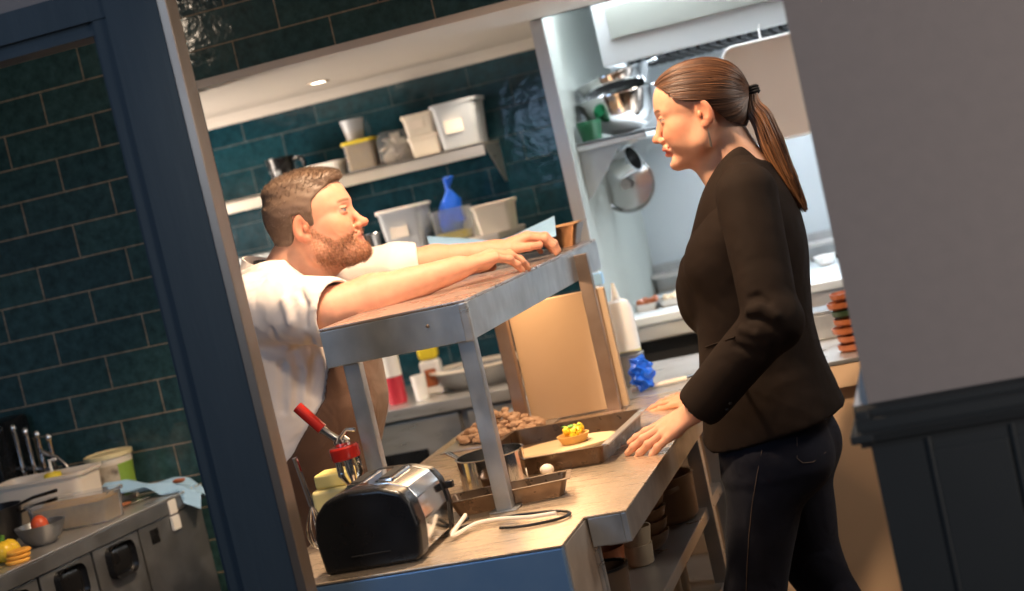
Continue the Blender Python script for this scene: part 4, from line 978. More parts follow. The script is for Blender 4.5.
rads = np.tile(np.array([0.0006, 0.00055, 0.0004, 0.0002]), (len(Pb), 1)); w_ = rs.rand(len(Pb))
cols = np.array((0.16, 0.060, 0.028))*(1-w_[:, None])+np.array((0.42, 0.19, 0.085))*w_[:, None]
Vs, Qs, Cb = tubes_np(paths, rads, cols, 3)
np_mesh('beard', [(to_world(Vs, MH), Qs)], M['short_hair'], man, lambda V: Cb, origin=MO)

M['shirt'] = cloth_mat('white_cotton', (0.66, 0.58, 0.53), (0.72, 0.64, 0.59), 0.85, weave=1300, wb=0.15, folds=0.5, fs=8, sheen=0.1)
M['apron'] = cloth_mat('brown_canvas', (0.060, 0.026, 0.013), (0.080, 0.036, 0.019), 0.8, weave=900, wb=0.3, folds=0.4, fs=9)
M['trousers'] = cloth_mat('dark_trouser_cloth', (0.02, 0.018, 0.018), (0.03, 0.026, 0.025), 0.9)
B = MY
mt = [loft([(0.90, -1.690, B, 0.165, 0.205), (1.00, -1.645, B, 0.185, 0.215), (1.10, -1.600, B, 0.192, 0.215), (1.20, -1.585, B, 0.182, 0.210), (1.30, -1.578, B, 0.165, 0.210), (1.37, -1.572, B, 0.140, 0.205), (1.42, -1.570, B, 0.112, 0.170), (1.46, -1.578, B, 0.094, 0.120), (1.492, -1.584, B, 0.084, 0.090)], 0.02),
      cone(mneck+Vector((0, -0.07, 0.005)), sn, 0.055, 0.070, 0.04), cone(mneck+Vector((0, 0.07, 0.005)), sf_, 0.055, 0.070, 0.04)]
sdn = (en-sn); sdf_ = (ef-sf_)
sleeve = [cone(sn, sn+sdn*0.98, 0.076, 0.080, 0.03), cone(sf_, ef, 0.070, 0.056, 0.03), cone(ef, ef.lerp(wf_, 0.17), 0.056, 0.053, 0.02)]
dn = sdn.normalized(); df = sdf_.normalized()
scut = [Pr(lambda p: np.where(p[..., 1] > 3.70, (p-np.array(ef.lerp(wf_, 0.22)))@(np.array(wf_-ef)/np.linalg.norm(np.array(wf_-ef))), -0.05), (-9, -9, -9), (9, 9, 9), 0.002, 0), cone(sn+sdn+dn*0.085, sn+sdn+dn*0.22, 0.095, 0.10, 0.004, -1), cone(sn+sdn*0.6, sn+sdn*1.1, 0.064, 0.068, 0.003, -1),
        cone(ef, ef.lerp(wf_, 0.9), 0.047, 0.040, 0.003, -1), ]
mncut = [cone(mneck+Vector((0.0, 0, 0.02)), mneck+Vector((0.02, 0, 0.2)), 0.071, 0.076, 0.004, -1), cone(mneck+Vector((0.05, 0, 0.0)), mneck+Vector((0.13, 0, 0.06)), 0.042, 0.07, 0.006, -1)]
mbase = mt+sleeve
def ms(px, py, f=0.0): return cast(mbase, px, py)+Vector(ray(px, py)).normalized()*f
mcr = crease([ms(290, 345), ms(300, 372), ms(296, 410)], 0.006)+crease([ms(272, 330), ms(282, 365), ms(283, 410)], 0.005)+crease([ms(310, 340), ms(316, 360), ms(312, 395)], 0.006, 0.015)
mcr += crease([ms(285, 300, 0.003), ms(292, 322, 0.003), ms(290, 345, 0.003)], 0.006, 0.02, 1)+crease([ms(300, 290), ms(306, 305), ms(305, 325)], 0.004)
sh_ = mbase+mcr+scut+mncut
shirt = np_mesh('shirt', [sculpt(sh_, 0.0045, disp=lambda P: 0.0022*vnoise(P*np.array((1, 1, 0.5)), 42, 17)+0.0009*vnoise(P, 110, 19))], M['shirt'], man, origin=MO)
# collar of the shirt, strap of the apron
mb = MB(Matrix.Translation(-MO))
ring = []
for i in range(15):
    t_ = -pi*0.80+i/14*pi*1.60; ring.append((t_))
def cf(u, v):
    t_ = pi+(-0.80+1.60*u)*pi; fr = 0.5-0.5*cos(t_); fr = (1+cos(t_))/2     # 1 at the front, 0 at the nape
    r = 0.074+0.012*v; c_ = mneck+Vector((-0.006+0.030*fr, 0, 0.092-0.088*fr-0.030*v)); return c_+Vector((r*cos(t_)*1.05, r*sin(t_)*1.02, 0))
mb.grid(cf, 28, 4, thick=0.004); mb.build('collar', M['shirt'], shirt)
ap0 = [loft([(0.55, -1.665, B, 0.185, 0.225), (0.75, -1.668, B, 0.190, 0.225), (0.90, -1.680, B, 0.188, 0.225), (1.00, -1.637, B, 0.205, 0.226), (1.10, -1.592, B, 0.206, 0.226), (1.20, -1.577, B, 0.196, 0.222), (1.30, -1.570, B, 0.180, 0.222), (1.36, -1.564, B, 0.152, 0.21)], 0.01)]
def side(p):
    x, z = p[..., 0], p[..., 2]; xe = np.interp(z, [0.5, 0.90, 0.985, 1.05, 1.16, 1.24, 1.36], [-1.80, -1.74, -1.650, -1.55, -1.455, -1.43, -1.42]); return (xe-x)*0.85
def inside(p): return -(mt[0].f(p)-0.006)
keep1 = Pr(side, (-9, -9, -9), (9, 9, 9), 0.002, 0)
apf = ap0+[keep1, Pr(lambda p: np.where(p[..., 2] > 0.93, 0.004-mt[0].f(p), -0.01), (-9, -9, -9), (9, 9, 9), 0.001, 0)]
ap = np_mesh('apron', [sculpt(apf, 0.0045, disp=lambda P: 0.002*vnoise(P*np.array((1, 1, 0.3)), 50, 27))], M['apron'], man, origin=MO)
mb = MB(Matrix.Translation(-MO)); mb.tube([mneck+Vector((0.064*cos(t_)+0.012, 0.064*sin(t_), 0.072-0.066*(1+cos(t_))/2)) for t_ in [pi+(-0.75+1.5*i/24)*pi for i in range(25)]], 0.0065, 6, flat=0.5)
mb.build('neck_strap', M['black_matte'], ap)
tr = [loft([(0.78, -1.70, B, 0.150, 0.19), (0.95, -1.70, B, 0.150, 0.19)], 0.03), cone((-1.68, B-0.10, 0.80), (-1.66, B-0.11, 0.42), 0.095, 0.07, 0.02), cone((-1.66, B-0.11, 0.42), (-1.70, B-0.12, 0.08), 0.07, 0.055, 0.02),
      cone((-1.72, B+0.10, 0.80), (-1.76, B+0.11, 0.42), 0.095, 0.07, 0.02), cone((-1.76, B+0.11, 0.42), (-1.86, B+0.12, 0.08), 0.07, 0.055, 0.02)]
np_mesh('trousers', [sculpt(tr, 0.008)], M['trousers'], man, origin=MO)
for x, y in ((-1.70, B-0.12), (-1.86, B+0.12)):
    sv = [ell((0.06, 0, 0.035), (0.13, 0.048, 0.037), 0.02), cone((-0.01, 0, 0.03), (0, 0, 0.09), 0.045, 0.05, 0.02), half((0, 0, 0.002), (0, 0, -1))]
    Vx, Qx = sculpt(sv, 0.005, (-0.1, -0.08, -0.02), (0.22, 0.08, 0.16)); np_mesh('shoe', [(Vx+np.array((x, y, 0)), Qx)], M['black'], man, origin=MO)
# ================================================================ OBJECTS
def TR(v): return Matrix.Translation(Vector(v))
def tub(name, label, cat, loc, w, d, h, m, rz=0.0, taper=0.86, lid=None, fill=None, fillh=0.5, lab=None, group=None, labside=-1):
    """open or lidded straight sided food tub standing on loc"""
    t = thing(name, label, cat, loc, rz, group)
    b = MB(); n = 24
    def ring(k, z, r=0.16):
        pts = []
        for i in range(n):
            a = 2*pi*i/n; c, s = cos(a), sin(a); e = 0.28
            pts.append((k*w/2*(abs(c)**e)*(1 if c > 0 else -1), k*d/2*(abs(s)**e)*(1 if s > 0 else -1), z))
        return pts
    def loft_(rings, cap0=True, cap1=True):
        bm = bmesh.new(); R_ = [[bm.verts.new(p) for p in r] for r in rings]
        for A, B_ in zip(R_, R_[1:]):
            for i in range(n): bm.faces.new((A[i], A[(i+1) % n], B_[(i+1) % n], B_[i]))
        if cap0: bm.faces.new(R_[0][::-1])
        if cap1: bm.faces.new(R_[-1])
        bmesh.ops.recalc_face_normals(bm, faces=bm.faces); return bm
    wt = 0.003/min(w, d)*2
    b._add(loft_([ring(taper, 0), ring(taper+0.01, 0.003), ring(0.97, h*0.9), ring(0.97, h-0.010), ring(1.03, h-0.009), ring(1.04, h), ring(0.99, h), ring(0.97-wt, h-0.012), ring(taper-wt, 0.004)]))
    b.build('tub_body', m, t)
    if fill: MB()._add(loft_([ring(taper-wt*1.3, 0.005), ring(taper-wt+(0.95-taper)*fillh, h*fillh)])).build('contents', fill, t)
    if lid: MB()._add(loft_([ring(1.05, h-0.006), ring(1.06, h+0.004), ring(0.96, h+0.006), ring(0.93, h+0.003)])).build('lid', lid, t)
    if lab:
        k = (taper+0.97)/2
        MB().box(-w*0.2, w*0.2, -0.0012, 0.0, -h*0.2, h*0.2, T=TR((-w*0.05, labside*(d/2*k+0.0015), h*0.55)) @ Matrix.Rotation(-atan((0.97-taper)*d/2/h)*labside*-1, 4, 'X')).build('paper_label', lab, t)
    return t
M['cream_tub'] = M['cream']
# ---- upper wall shelf
def up(px, py): p = atY(px, py, 5.47); return (p.x, 5.47, 1.7105)
p = up(285, 182)
t = thing('jug', 'black jug on the upper wall shelf, above the hair of the chef', 'jug', p)
MB().lathe([(0, 0), (0.036, 0), (0.04, 0.01), (0.05, 0.10), (0.052, 0.115), (0.046, 0.115), (0.036, 0.01), (0, 0.008)], 24).build('vessel', M['black'], t)
MB().tube(chain([(0.046, 0, 0.10), (0.085, 0, 0.095), (0.085, 0, 0.045), (0.040, 0, 0.025)], 6), 0.007, 8).build('handle', M['black'], t)
MB().box(-0.012, 0.012, -0.047, -0.044, 0.03, 0.07, bev=0.001).build('printed_mark', M['steel_dark'], t)
p = up(328, 173); tub('food_tub', 'low white tub between the black jug and the yellow lidded box', 'tub', p, 0.13, 0.11, 0.052, M['white_plastic'], lid=M['white_plastic'])
p = up(366, 166); yb = tub('storage_box', 'brown filled box with a bright yellow lid on the upper shelf', 'box', p, 0.118, 0.10, 0.105, M['glass'], lid=M['yellow'], fill=M['amber'], fillh=0.93, taper=0.95)
t = thing('plastic_beaker', 'clear beaker with orange contents on top of the yellow lid', 'beaker', (p[0]-0.015, p[1], p[2]+0.1125))
MB().lathe([(0, 0), (0.030, 0), (0.044, 0.075), (0.042, 0.075), (0.028, 0.003), (0, 0.003)], 24).build('cup', M['clear_plastic'], t)
MB().lathe([(0, 0.004), (0.029, 0.004), (0.034, 0.03), (0.020, 0.034), (0, 0.032)], 20).build('contents', M['amber'], t)
p = up(398, 158)
t = thing('plastic_bag', 'cloudy bag of pale packets standing right of the yellow lidded box', 'bag', p, 0.05)
b = MB(); b.box(-0.058, 0.058, -0.045, 0.045, 0, 0.115, bev=0.02, seg=4)
me_v = b.bm.verts; rr = random.Random(2)
for v in me_v: v.co += Vector((0.004*sin(v.co.z*90+v.co.y*60), 0.005*sin(v.co.x*80+v.co.z*50), 0.003*sin(v.co.x*120)))
b.build('bag_skin', M['glass'], t)
b = MB()
for k in range(34): b.box(-0.02, 0.02, -0.003, 0.003, -0.014, 0.014, bev=0.002, T=TR((rr.uniform(-0.032, 0.032), rr.uniform(-0.03, 0.025), rr.uniform(0.02, 0.09))) @ Matrix.Rotation(rr.uniform(0, 3), 4, 'Z') @ Matrix.Rotation(rr.uniform(0, 3), 4, 'X'))
b.build('contents', M['cream'], t)
p = up(430, 151); tub('food_tub', 'cream tub on the upper shelf, lower of the stack of two', 'tub', p, 0.122, 0.10, 0.068, M['cream'], lid=M['cream'], lab=None)
tub('food_tub', 'cream tub with a paper label, upper of the stack of two', 'tub', (p[0]-0.006, p[1], p[2]+0.0745), 0.122, 0.10, 0.072, M['cream'], lab=M['label'], lid=M['cream'])
p = up(466, 144); tub('storage_box', 'tall cloudy square tub with a paper label, right end of the upper shelf', 'tub', p, 0.168, 0.15, 0.158, M['clear_plastic'], taper=0.84, lab=M['label'], lid=M['clear_plastic'], fill=M['cream'], fillh=0.35)
# ---- lower pale shelf
def lo(px, py, y=5.36): p = atY(px, py, y); return (p.x, y, 1.3955)
p = lo(371, 255)
t = thing('saucepan', 'small steel pot on the lower shelf right behind the face of the chef', 'pot', p)
MB().lathe([(0, 0), (0.045, 0), (0.05, 0.006), (0.052, 0.085), (0.055, 0.088), (0.050, 0.088), (0.046, 0.008), (0, 0.006)], 28).build('vessel', M['steel_pol'], t)
MB().tube([(-0.05, 0, 0.07), (-0.11, 0.02, 0.078)], 0.006, 8).build('handle', M['steel_pol'], t)
p = lo(412, 248); tub('storage_box', 'tall square tub with a paper label on the lower shelf', 'tub', p, 0.165, 0.15, 0.152, M['clear_plastic'], taper=0.82, lab=M['label'], lid=M['white_plastic'], fill=M['cream'], fillh=0.6)
p = lo(456, 238); cb = tub('storage_box', 'clear tub with a yellow base layer and a blue bag standing in it', 'tub', p, 0.132, 0.12, 0.115, M['glass'], fill=M['yellow'], fillh=0.28)
b = MB(); rr = random.Random(5)
prof = [(0.0, 0.0), (0.035, 0.002), (0.05, 0.03), (0.045, 0.07), (0.036, 0.105), (0.016, 0.135), (0.009, 0.15), (0.018, 0.185), (0.012, 0.19), (0.0, 0.165)]
b.lathe(prof, 22, sx=0.95, sy=0.75)
for v in b.bm.verts: v.co += Vector((0.006*sin(v.co.z*70+v.co.y*90), 0.005*sin(v.co.x*95+v.co.z*60), 0))+Vector((0.13*v.co.z, 0, 0))
t = b.build('plastic_bag', M['blue_glove'], origin=(0, 0, 0)); t.location = (p[0]-0.005, p[1], p[2]+0.035)
tag(t, 'twisted bright blue plastic bag standing in the clear tub', 'bag')
p = lo(485, 229, 5.50); tub('food_tub', 'white open tub behind the cream tub on the lower shelf', 'tub', p, 0.13, 0.10, 0.10, M['white_plastic'], rz=0.1)
p = lo(501, 238, 5.30); tub('food_tub', 'cream lidded tub at the right end of the lower shelf', 'tub', p, 0.140, 0.11, 0.098, M['cream'], lid=M['cream'], taper=0.84)
p = lo(519, 232, 5.44); tub('food_tub', 'small bluish clear tub peeking out right of the cream tub', 'tub', (min(p[0], -1.50), p[1], p[2]), 0.06, 0.08, 0.085, M['clear_plastic'])
# ---- back counter
p = atY(400, 408, 5.12)
t = thing('sauce_bottle', 'squeeze bottle of red sauce with a pale top on the back counter', 'bottle', (p.x, 5.12, 0.9005))
MB().lathe([(0, 0), (0.030, 0), (0.033, 0.006), (0.033, 0.095), (0, 0.096)], 24).build('sauce', mat('red_sauce', (0.45, 0.03, 0.05), 0.35), t)
MB().lathe([(0.0, 0.0965), (0.033, 0.0965), (0.033, 0.165), (0.028, 0.178), (0.012, 0.182), (0.010, 0.185), (0.004, 0.215), (0, 0.215)], 24).build('bottle_top', M['white_plastic'], t)
p = atY(436, 396, 5.18)
t = thing('sauce_bottle', 'white carton bottle with a yellow top behind the steel shelf post', 'bottle', (p.x, 5.2, 0.9005), 0.1)
MB().box(-0.036, 0.036, -0.03, 0.03, 0, 0.12, bev=0.012, seg=3).build('vessel', M['white_plastic'], t)
MB().box(-0.034, 0.034, -0.028, 0.028, 0.1205, 0.20, bev=0.014, seg=3).build('bottle_top', M['yellow'], t)
MB().box(-0.02, 0.02, -0.0315, -0.0302, 0.03, 0.09, bev=0.004).build('printed_mark', M['terracotta'], t)
p = atY(424, 404, 5.10)
t = MB().lathe([(0, 0), (0.022, 0), (0.026, 0.085), (0.024, 0.085), (0.020, 0.004), (0, 0.004)], 20).build('paper_cup', M['white_plastic']); t.location = (p.x, 5.10, 0.9005)
tag(t, 'narrow white cup in front of the yellow topped bottle', 'cup')
p = atY(482, 388, 5.14)
t = thing('serving_dish', 'dark oval dish with a pale rim on the back counter, right of the bottles', 'dish', (p.x-0.01, 5.2, 0.9005), 0.0); t.scale = (1.15, 1.1, 1.15)
MB().lathe([(0, 0), (0.09, 0), (0.12, 0.02), (0.135, 0.055), (0.130, 0.055), (0.112, 0.02), (0, 0.006)], 32, sx=1.05, sy=0.7).build('bowl', M['steel_dark'], t)
MB().lathe([(0.128, 0.056), (0.150, 0.060), (0.150, 0.068), (0.128, 0.066), (0.128, 0.056)], 32, sx=1.05, sy=0.7).build('rim', M['cream'], t)
M['bronze'] = mat('bronze_tin', (0.22, 0.13, 0.065), 0.3, 0.85, col2=(0.13, 0.075, 0.04), scale=18)
# ---- far end of the pass shelf
p = atZ(565, 243, SZ)
t = thing('roasting_tin', 'bronze coloured tin on the far end of the raised pass shelf', 'tin', (-1.026, 4.33, SZ+0.0008), 0.06)
b = MB(TR((0, 0, 0)) @ Matrix.Rotation(0.0, 4, 'Y'))
def tray_mesh(b, w, d, h, fl=0.02, wt=0.002, rim=0.008):
    o_ = [(-w/2, -d/2), (w/2, -d/2), (w/2, d/2), (-w/2, d/2)]
    bm = bmesh.new()
    def rg(k, z): return [bm.verts.new((x+(k if x > 0 else -k), y+(k if y > 0 else -k), z)) for x, y in o_]
    R_ = [rg(-fl, 0), rg(0, h), rg(rim, h), rg(rim, h+0.0015), rg(-wt, h+0.0015), rg(-fl-wt, wt)]
    for A, B_ in zip(R_, R_[1:]):
        for i in range(4): bm.faces.new((A[i], A[(i+1) % 4], B_[(i+1) % 4], B_[i]))
    bm.faces.new(R_[0][::-1]); bm.faces.new(R_[-1]); bmesh.ops.recalc_face_normals(bm, faces=bm.faces)
    be_ = [e for e in bm.edges if abs((e.verts[0].co-e.verts[1].co).z) > 0.004]
    bmesh.ops.bevel(bm, geom=be_, offset=0.012, segments=3, profile=0.5, affect='EDGES')
    b._add(bm); return b
tray_mesh(b, 0.105, 0.14, 0.058); 
for v in b.bm.verts: v.co.z += 0.0
mz = min(v.co.z for v in b.bm.verts)
for v in b.bm.verts: v.co.z -= mz
b.build('tin_body', M['bronze'], t)
# folded pale blue checked cloth behind the arms
_ct = [(427, 236), (462, 238), (495, 241), (512, 236), (554, 216)]; _cb = [(431, 250), (462, 253), (495, 256), (516, 251), (556, 235)]
def cloth_f(u, v):
    k = u*4; i = min(3, int(k)); f_ = k-i
    A_ = atY(_ct[i][0]*(1-f_)+_ct[i+1][0]*f_, _ct[i][1]*(1-f_)+_ct[i+1][1]*f_, 4.36); B_ = atY(_cb[i][0]*(1-f_)+_cb[i+1][0]*f_, _cb[i][1]*(1-f_)+_cb[i+1][1]*f_, 4.06)
    p_ = A_.lerp(B_, v); p_.z = max(p_.z, SZ+0.004); return p_
t = MB().grid(cloth_f, 30, 14, thick=0.003).build('paper_cloth', M['blue_cloth'], origin=(-1.12, 4.1, SZ)); tag(t, 'pale blue checked cloth spread on the raised shelf behind the arms of the chef', 'cloth')

# ---- items on the pass counter
ZC = 0.9005
t = thing('toaster', 'black and steel toaster on the near end of the pass counter', 'toaster', (-1.160, 2.915, ZC), 0.0)
pr = [(-0.103, 0.012), (-0.100, 0.0), (0.088, 0.0), (0.100, 0.010), (0.107, 0.070), (0.100, 0.118), (0.085, 0.143), (0.045, 0.158), (-0.02, 0.162), (-0.070, 0.150), (-0.098, 0.122), (-0.108, 0.075)]
sk = [(u, w_+0.0) for u, w_ in pr]
sk = [(u, w_*0.95) for u, w_ in sk]; pr = sk
MB().prism(sk, 'y', -0.135, -0.085, bev=0.010, seg=4).build('end_cap', M['black'], t)
MB().prism([(u*0.97, w_*0.97+0.004) for u, w_ in pr], 'y', -0.0845, 0.055, bev=0.003).build('shell', M['steel_pol'], t)
MB().prism(sk, 'y', 0.0555, 0.085, bev=0.008, seg=3).build('end_cap', M['black'], t)
for x in (-0.030, 0.030):
    s_ = MB().box(x-0.020, x+0.020, -0.065, 0.045, 0.142, 0.1545, bev=0.005).build('slot_rim', M['steel_pol'], t)
    MB().box(x-0.011, x+0.011, -0.058, 0.038, 0.1547, 0.156).build('slot', M['black_matte'], s_)
MB().box(0.104, 0.120, 0.062, 0.078, 0.09, 0.105, bev=0.003).build('lever', M['black'], t)
MB().tube([(-0.04, -0.1365, 0.030), (0.04, -0.1365, 0.030)], 0.0015, 6).build('seam', M['black_matte'], t)
for sx_, sy_ in ((-0.08, -0.11), (0.08, -0.11), (-0.08, 0.07), (0.08, 0.07)): MB().lathe([(0, -0.0004), (0.008, -0.0004), (0.008, 0.002), (0, 0.002)], 10, c=(sx_, sy_, 0)).build('foot', M['black_matte'], t)
def onz(pts, z): return [atZ(x, y, z) for x, y in pts]
t = MB().tube(chain([(-1.030, 3.00, ZC+0.02)]+onz([(456, 528), (480, 522), (520, 515), (556, 511), (570, 513), (558, 519), (525, 526), (500, 528)], ZC+0.004), 6), 0.0032, 8).build('power_cord', M['black'], origin=(-1.0, 3.0, ZC)); tag(t, 'black power cord looping on the counter beside the toaster', 'cord')
t = MB().tube(chain([(-1.030, 2.985, ZC+0.03)]+onz([(452, 536), (475, 524), (500, 519), (530, 517), (556, 513)], ZC+0.010), 6), 0.0042, 8).build('power_cord', M['cream'], origin=(-1.0, 3.0, ZC)); tag(t, 'pale cord lying over the black cord beside the toaster', 'cord')
# low roasting tray
t = thing('loaf_tin', 'long low brown baking tin between the shelf post and the saucepan', 'tin', (-0.985, 3.165, ZC), 0.18)
tray_mesh(MB(), 0.25, 0.085, 0.035, fl=0.012).build('tin_body', M['tray_brown'], t)
b = MB(); rr = random.Random(8)
for k in range(22): b.ball((rr.uniform(-0.10, 0.09), rr.uniform(-0.024, 0.024), 0.010), 0.008, 1, scale=(1.6, 1, 0.7), jit=0.15, seed=k)
b.build('crumbs', M['terracotta'], t)['kind'] = 'stuff'
# saucepan
t = thing('saucepan', 'small steel saucepan on the pass counter beside the baking tray', 'saucepan', (-1.060, 3.32, ZC), 0); t.scale = (1.1, 1.1, 1.05)
MB().lathe([(0, 0.0005), (0.062, 0.0005), (0.068, 0.005), (0.068, 0.080), (0.071, 0.083), (0.066, 0.083), (0.064, 0.008), (0, 0.006)], 36).build('vessel', M['steel_pol'], t)
MB().tube([(-0.060, 0.03, 0.066), (-0.085, 0.06, 0.070), (-0.13, 0.13, 0.074)], [0.006, 0.005, 0.008], 10, flat=0.5).build('handle', M['steel_pol'], t)
# large baking tray with boards and a tart
t = thing('baking_tray', 'large high sided brown baking tray on the pass counter', 'tray', (-0.99, 3.63, ZC), radians(-3))
tray_mesh(MB(), 0.335, 0.40, 0.040, fl=0.006, rim=0.010).build('tray_body', M['tray_brown'], t)
MB().box(0.168, 0.186, -0.20, 0.20, 0.040, 0.044, bev=0.001).build('rim_flange', M['steel'], t)
def board(name, label, loc, rx, ry, rz, h=0.012):
    o = MB().lathe([(0, 0), (0.96, 0), (1.0, 0.003/1), (1.0, h-0.003), (0.96, h), (0, h)], 40).build(name, M['wood_board'])
    for v in o.data.vertices: v.co.x *= rx; v.co.y *= ry
    o.location = loc; o.rotation_euler = (0, 0, rz); return tag(o, label, 'board')
board('chopping_board', 'pale oval wooden board in the baking tray under the little tart', (-0.985, 3.675, ZC+0.0035), 0.135, 0.082, 0.2)
board('chopping_board', 'small pale round board leaning towards the saucepan, nearer in the baking tray', (-1.02, 3.53, ZC+0.0035), 0.095, 0.055, 0.1)
t = thing('tart', 'little yellow filled tart with green herbs on the pale board', 'tart', (-0.955, 3.665, ZC+0.0165))
MB().lathe([(0, 0), (0.030, 0), (0.040, 0.020), (0.036, 0.020), (0.028, 0.006), (0, 0.006)], 26).build('pastry_case', mat('pastry', (0.62, 0.36, 0.10), 0.6, col2=(0.72, 0.47, 0.16), scale=40), t)
b = MB(); rr = random.Random(3)
for k in range(26): b.ball((rr.uniform(-0.022, 0.022), rr.uniform(-0.022, 0.022), 0.020+rr.uniform(0, 0.016)), rr.uniform(0.006, 0.010), 1, jit=0.2, seed=k)
b.build('filling', mat('yellow_filling', (0.85, 0.58, 0.03), 0.4), t)
b = MB()
for k in range(10): b.ball((rr.uniform(-0.02, 0.02), rr.uniform(-0.02, 0.02), 0.040), 0.005, 1, scale=(1.4, 0.8, 0.4), jit=0.3, seed=k)
b.build('herbs', mat('herb_green', (0.12, 0.32, 0.04), 0.5), t)
t = MB().ball((0, 0, 0.013), 0.015, 3, scale=(1.1, 0.9, 0.85)).build('cream_scoop', M['cream'], origin=(0, 0, 0)); t.location = (-0.945, 3.405+0.0, ZC); t.location = tuple(atZ(547, 470, ZC+0.012)); t.location.z = ZC
tag(t, 'small white ball resting between the saucepan and the baking tray', 'food')
# heap of small brown pieces
b = MB(); rr = random.Random(11)
for k in range(260):
    a_ = rr.uniform(0, 2*pi); r_ = sqrt(rr.random()); h_ = (1-r_)*0.055
    b.ball((cos(a_)*r_*0.105, sin(a_)*r_*0.10, 0.008+rr.uniform(0, 1)*h_), rr.uniform(0.008, 0.012), 1, scale=(rr.uniform(0.8, 1.6), rr.uniform(0.7, 1.2), rr.uniform(0.6, 0.9)), jit=0.12, seed=k)
t = b.build('food_heap', mat('brown_pieces', (0.34, 0.20, 0.12), 0.7, col2=(0.55, 0.38, 0.26), scale=45)); t.location = (-1.245, 4.05, ZC+0.0045); t.scale = (1.1, 1.0, 1.2)
tag(t, 'heap of small brown pieces of food on the counter below the raised shelf', 'food', kind='stuff')
t = MB().box(-0.125, 0.125, -0.13, 0.13, 0, 0.004, bev=0.0015).build('baking_sheet', M['steel']); t.location = (-1.245, 4.05, ZC); t.scale = (1.1, 1.0, 1); tag(t, 'thin steel sheet under the heap of brown pieces', 'tray')
# yellow tub and red handled gadget behind the toaster
q = atY(341, 500, 3.20)
t = thing('sauce_tub', 'pale yellow tub behind the toaster beside the apron of the chef', 'tub', (q.x, 3.20, ZC))
MB().box(-0.050, 0.050, -0.04, 0.04, 0, 0.098, bev=0.010, seg=3).build('tub_body', mat('pale_yellow_plastic', (0.80, 0.66, 0.28), 0.4), t)
MB().box(-0.038, 0.038, -0.033, 0.033, 0.0985, 0.130, bev=0.006, seg=3).build('lid', mat('yellow_sauce', (0.88, 0.72, 0.25), 0.35), t)
q = atY(343, 489, 3.07); hz = q.z-ZC
t = thing('cream_whipper', 'red handled chrome gadget standing upright behind the black toaster', 'utensil', (q.x+0.028, 3.07, ZC))
b0 = MB(); b0.lathe([(0, 0), (0.022, 0), (0.022, 0.004), (0.004, 0.008), (0.004, hz+0.01), (0, hz+0.01)], 18); b0.build('stem', M['steel_pol'], t)
A = TR((0, 0, hz)) @ Matrix.Rotation(-0.06, 4, 'Y')
b = MB(A)
for k in range(6):
    a_ = k*pi/3; b.tube([(0.022*cos(a_), 0.022*sin(a_), 0.062), (0.024*cos(a_), 0.024*sin(a_), 0.030), (0.010*cos(a_), 0.010*sin(a_), 0.003)], [0.0065, 0.0060, 0.0022], 8)
b.build('prong', M['steel_pol'], t)
MB(A).lathe([(0.0, 0.062), (0.030, 0.062), (0.032, 0.066), (0.032, 0.086), (0.029, 0.090), (0.0, 0.090)], 28).build('red_collar', M['red_glaze'], t, 'red collar ring')
MB(A).lathe([(0, 0.0902), (0.016, 0.0902), (0.018, 0.100), (0.010, 0.110), (0, 0.112)], 20).build('chrome_cap', M['steel_pol'], t)
MB(A).tube([(-0.004, 0, 0.102), (-0.024, 0, 0.122), (-0.034, 0, 0.134)], [0.009, 0.008, 0.009], 12).build('neck', M['steel_pol'], t)
MB(A).tube([(-0.034, 0, 0.134), (-0.074, 0, 0.192)], 0.0125, 14).build('handle', M['red_glaze'], t, 'red tube handle')
MB(A).tube([(0.004, -0.01, 0.108), (0.022, -0.012, 0.122), (0.040, -0.01, 0.118)], [0.005, 0.004, 0.005], 8).build('lever', M['steel_pol'], t)
# whisk between the column and the toaster
t = thing('whisk', 'thin wire whisk standing left of the toaster by the dark column', 'whisk', (-1.365, 3.02, ZC))
b = MB()
for k in range(5):
    a_ = k*pi/5; b.tube(chain([(0, 0, 0.10), (0.022*cos(a_), 0.022*sin(a_), 0.05), (0.018*cos(a_), 0.018*sin(a_), 0.015), (0, 0, 0.002), (-0.018*cos(a_), -0.018*sin(a_), 0.015), (-0.022*cos(a_), -0.022*sin(a_), 0.05), (0, 0, 0.10)], 5), 0.001, 5)
b.build('wires', M['steel_pol'], t); MB().tube([(0, 0, 0.095), (-0.012, 0, 0.20)], 0.006, 8).build('handle', M['steel_pol'], t)

# ---- crockery on the shelf under the pass
ZS = 0.6485
def bowl_proto(name, label, cat, loc, r, h, m, group=None, foot=0.45):
    o = MB().lathe([(0, 0), (r*foot, 0), (r*(foot+0.08), h*0.06), (r*0.86, h*0.45), (r, h), (r*0.95, h), (r*0.80, h*0.48), (r*foot, h*0.12), (0, h*0.1)], 30).build(name, m)
    o.location = loc; return tag(o, label, cat, group)
bowl_proto('stoneware_pot', 'small orange brown pot nearest the corner leg under the pass counter', 'pot', (-0.868, 3.40, ZS), 0.040, 0.07, M['terracotta'], foot=0.8)
x, y = -0.815, 3.475
for k, (dz, tl) in enumerate(((0, 'lower'), (0.042, 'upper'))):
    o = MB(Matrix.Rotation(0.10*k, 4, 'Y')).lathe([(0, 0), (0.026, 0), (0.030, 0.004), (0.034, 0.048), (0.031, 0.048), (0.026, 0.006), (0, 0.005)], 26).build('cup', M['stoneware_pale']); o.location = (x, y, ZS+dz)
    tag(o, f'pale brown stoneware cup, {tl} of the stack of two under the counter', 'cup', 'stacked stoneware cups')
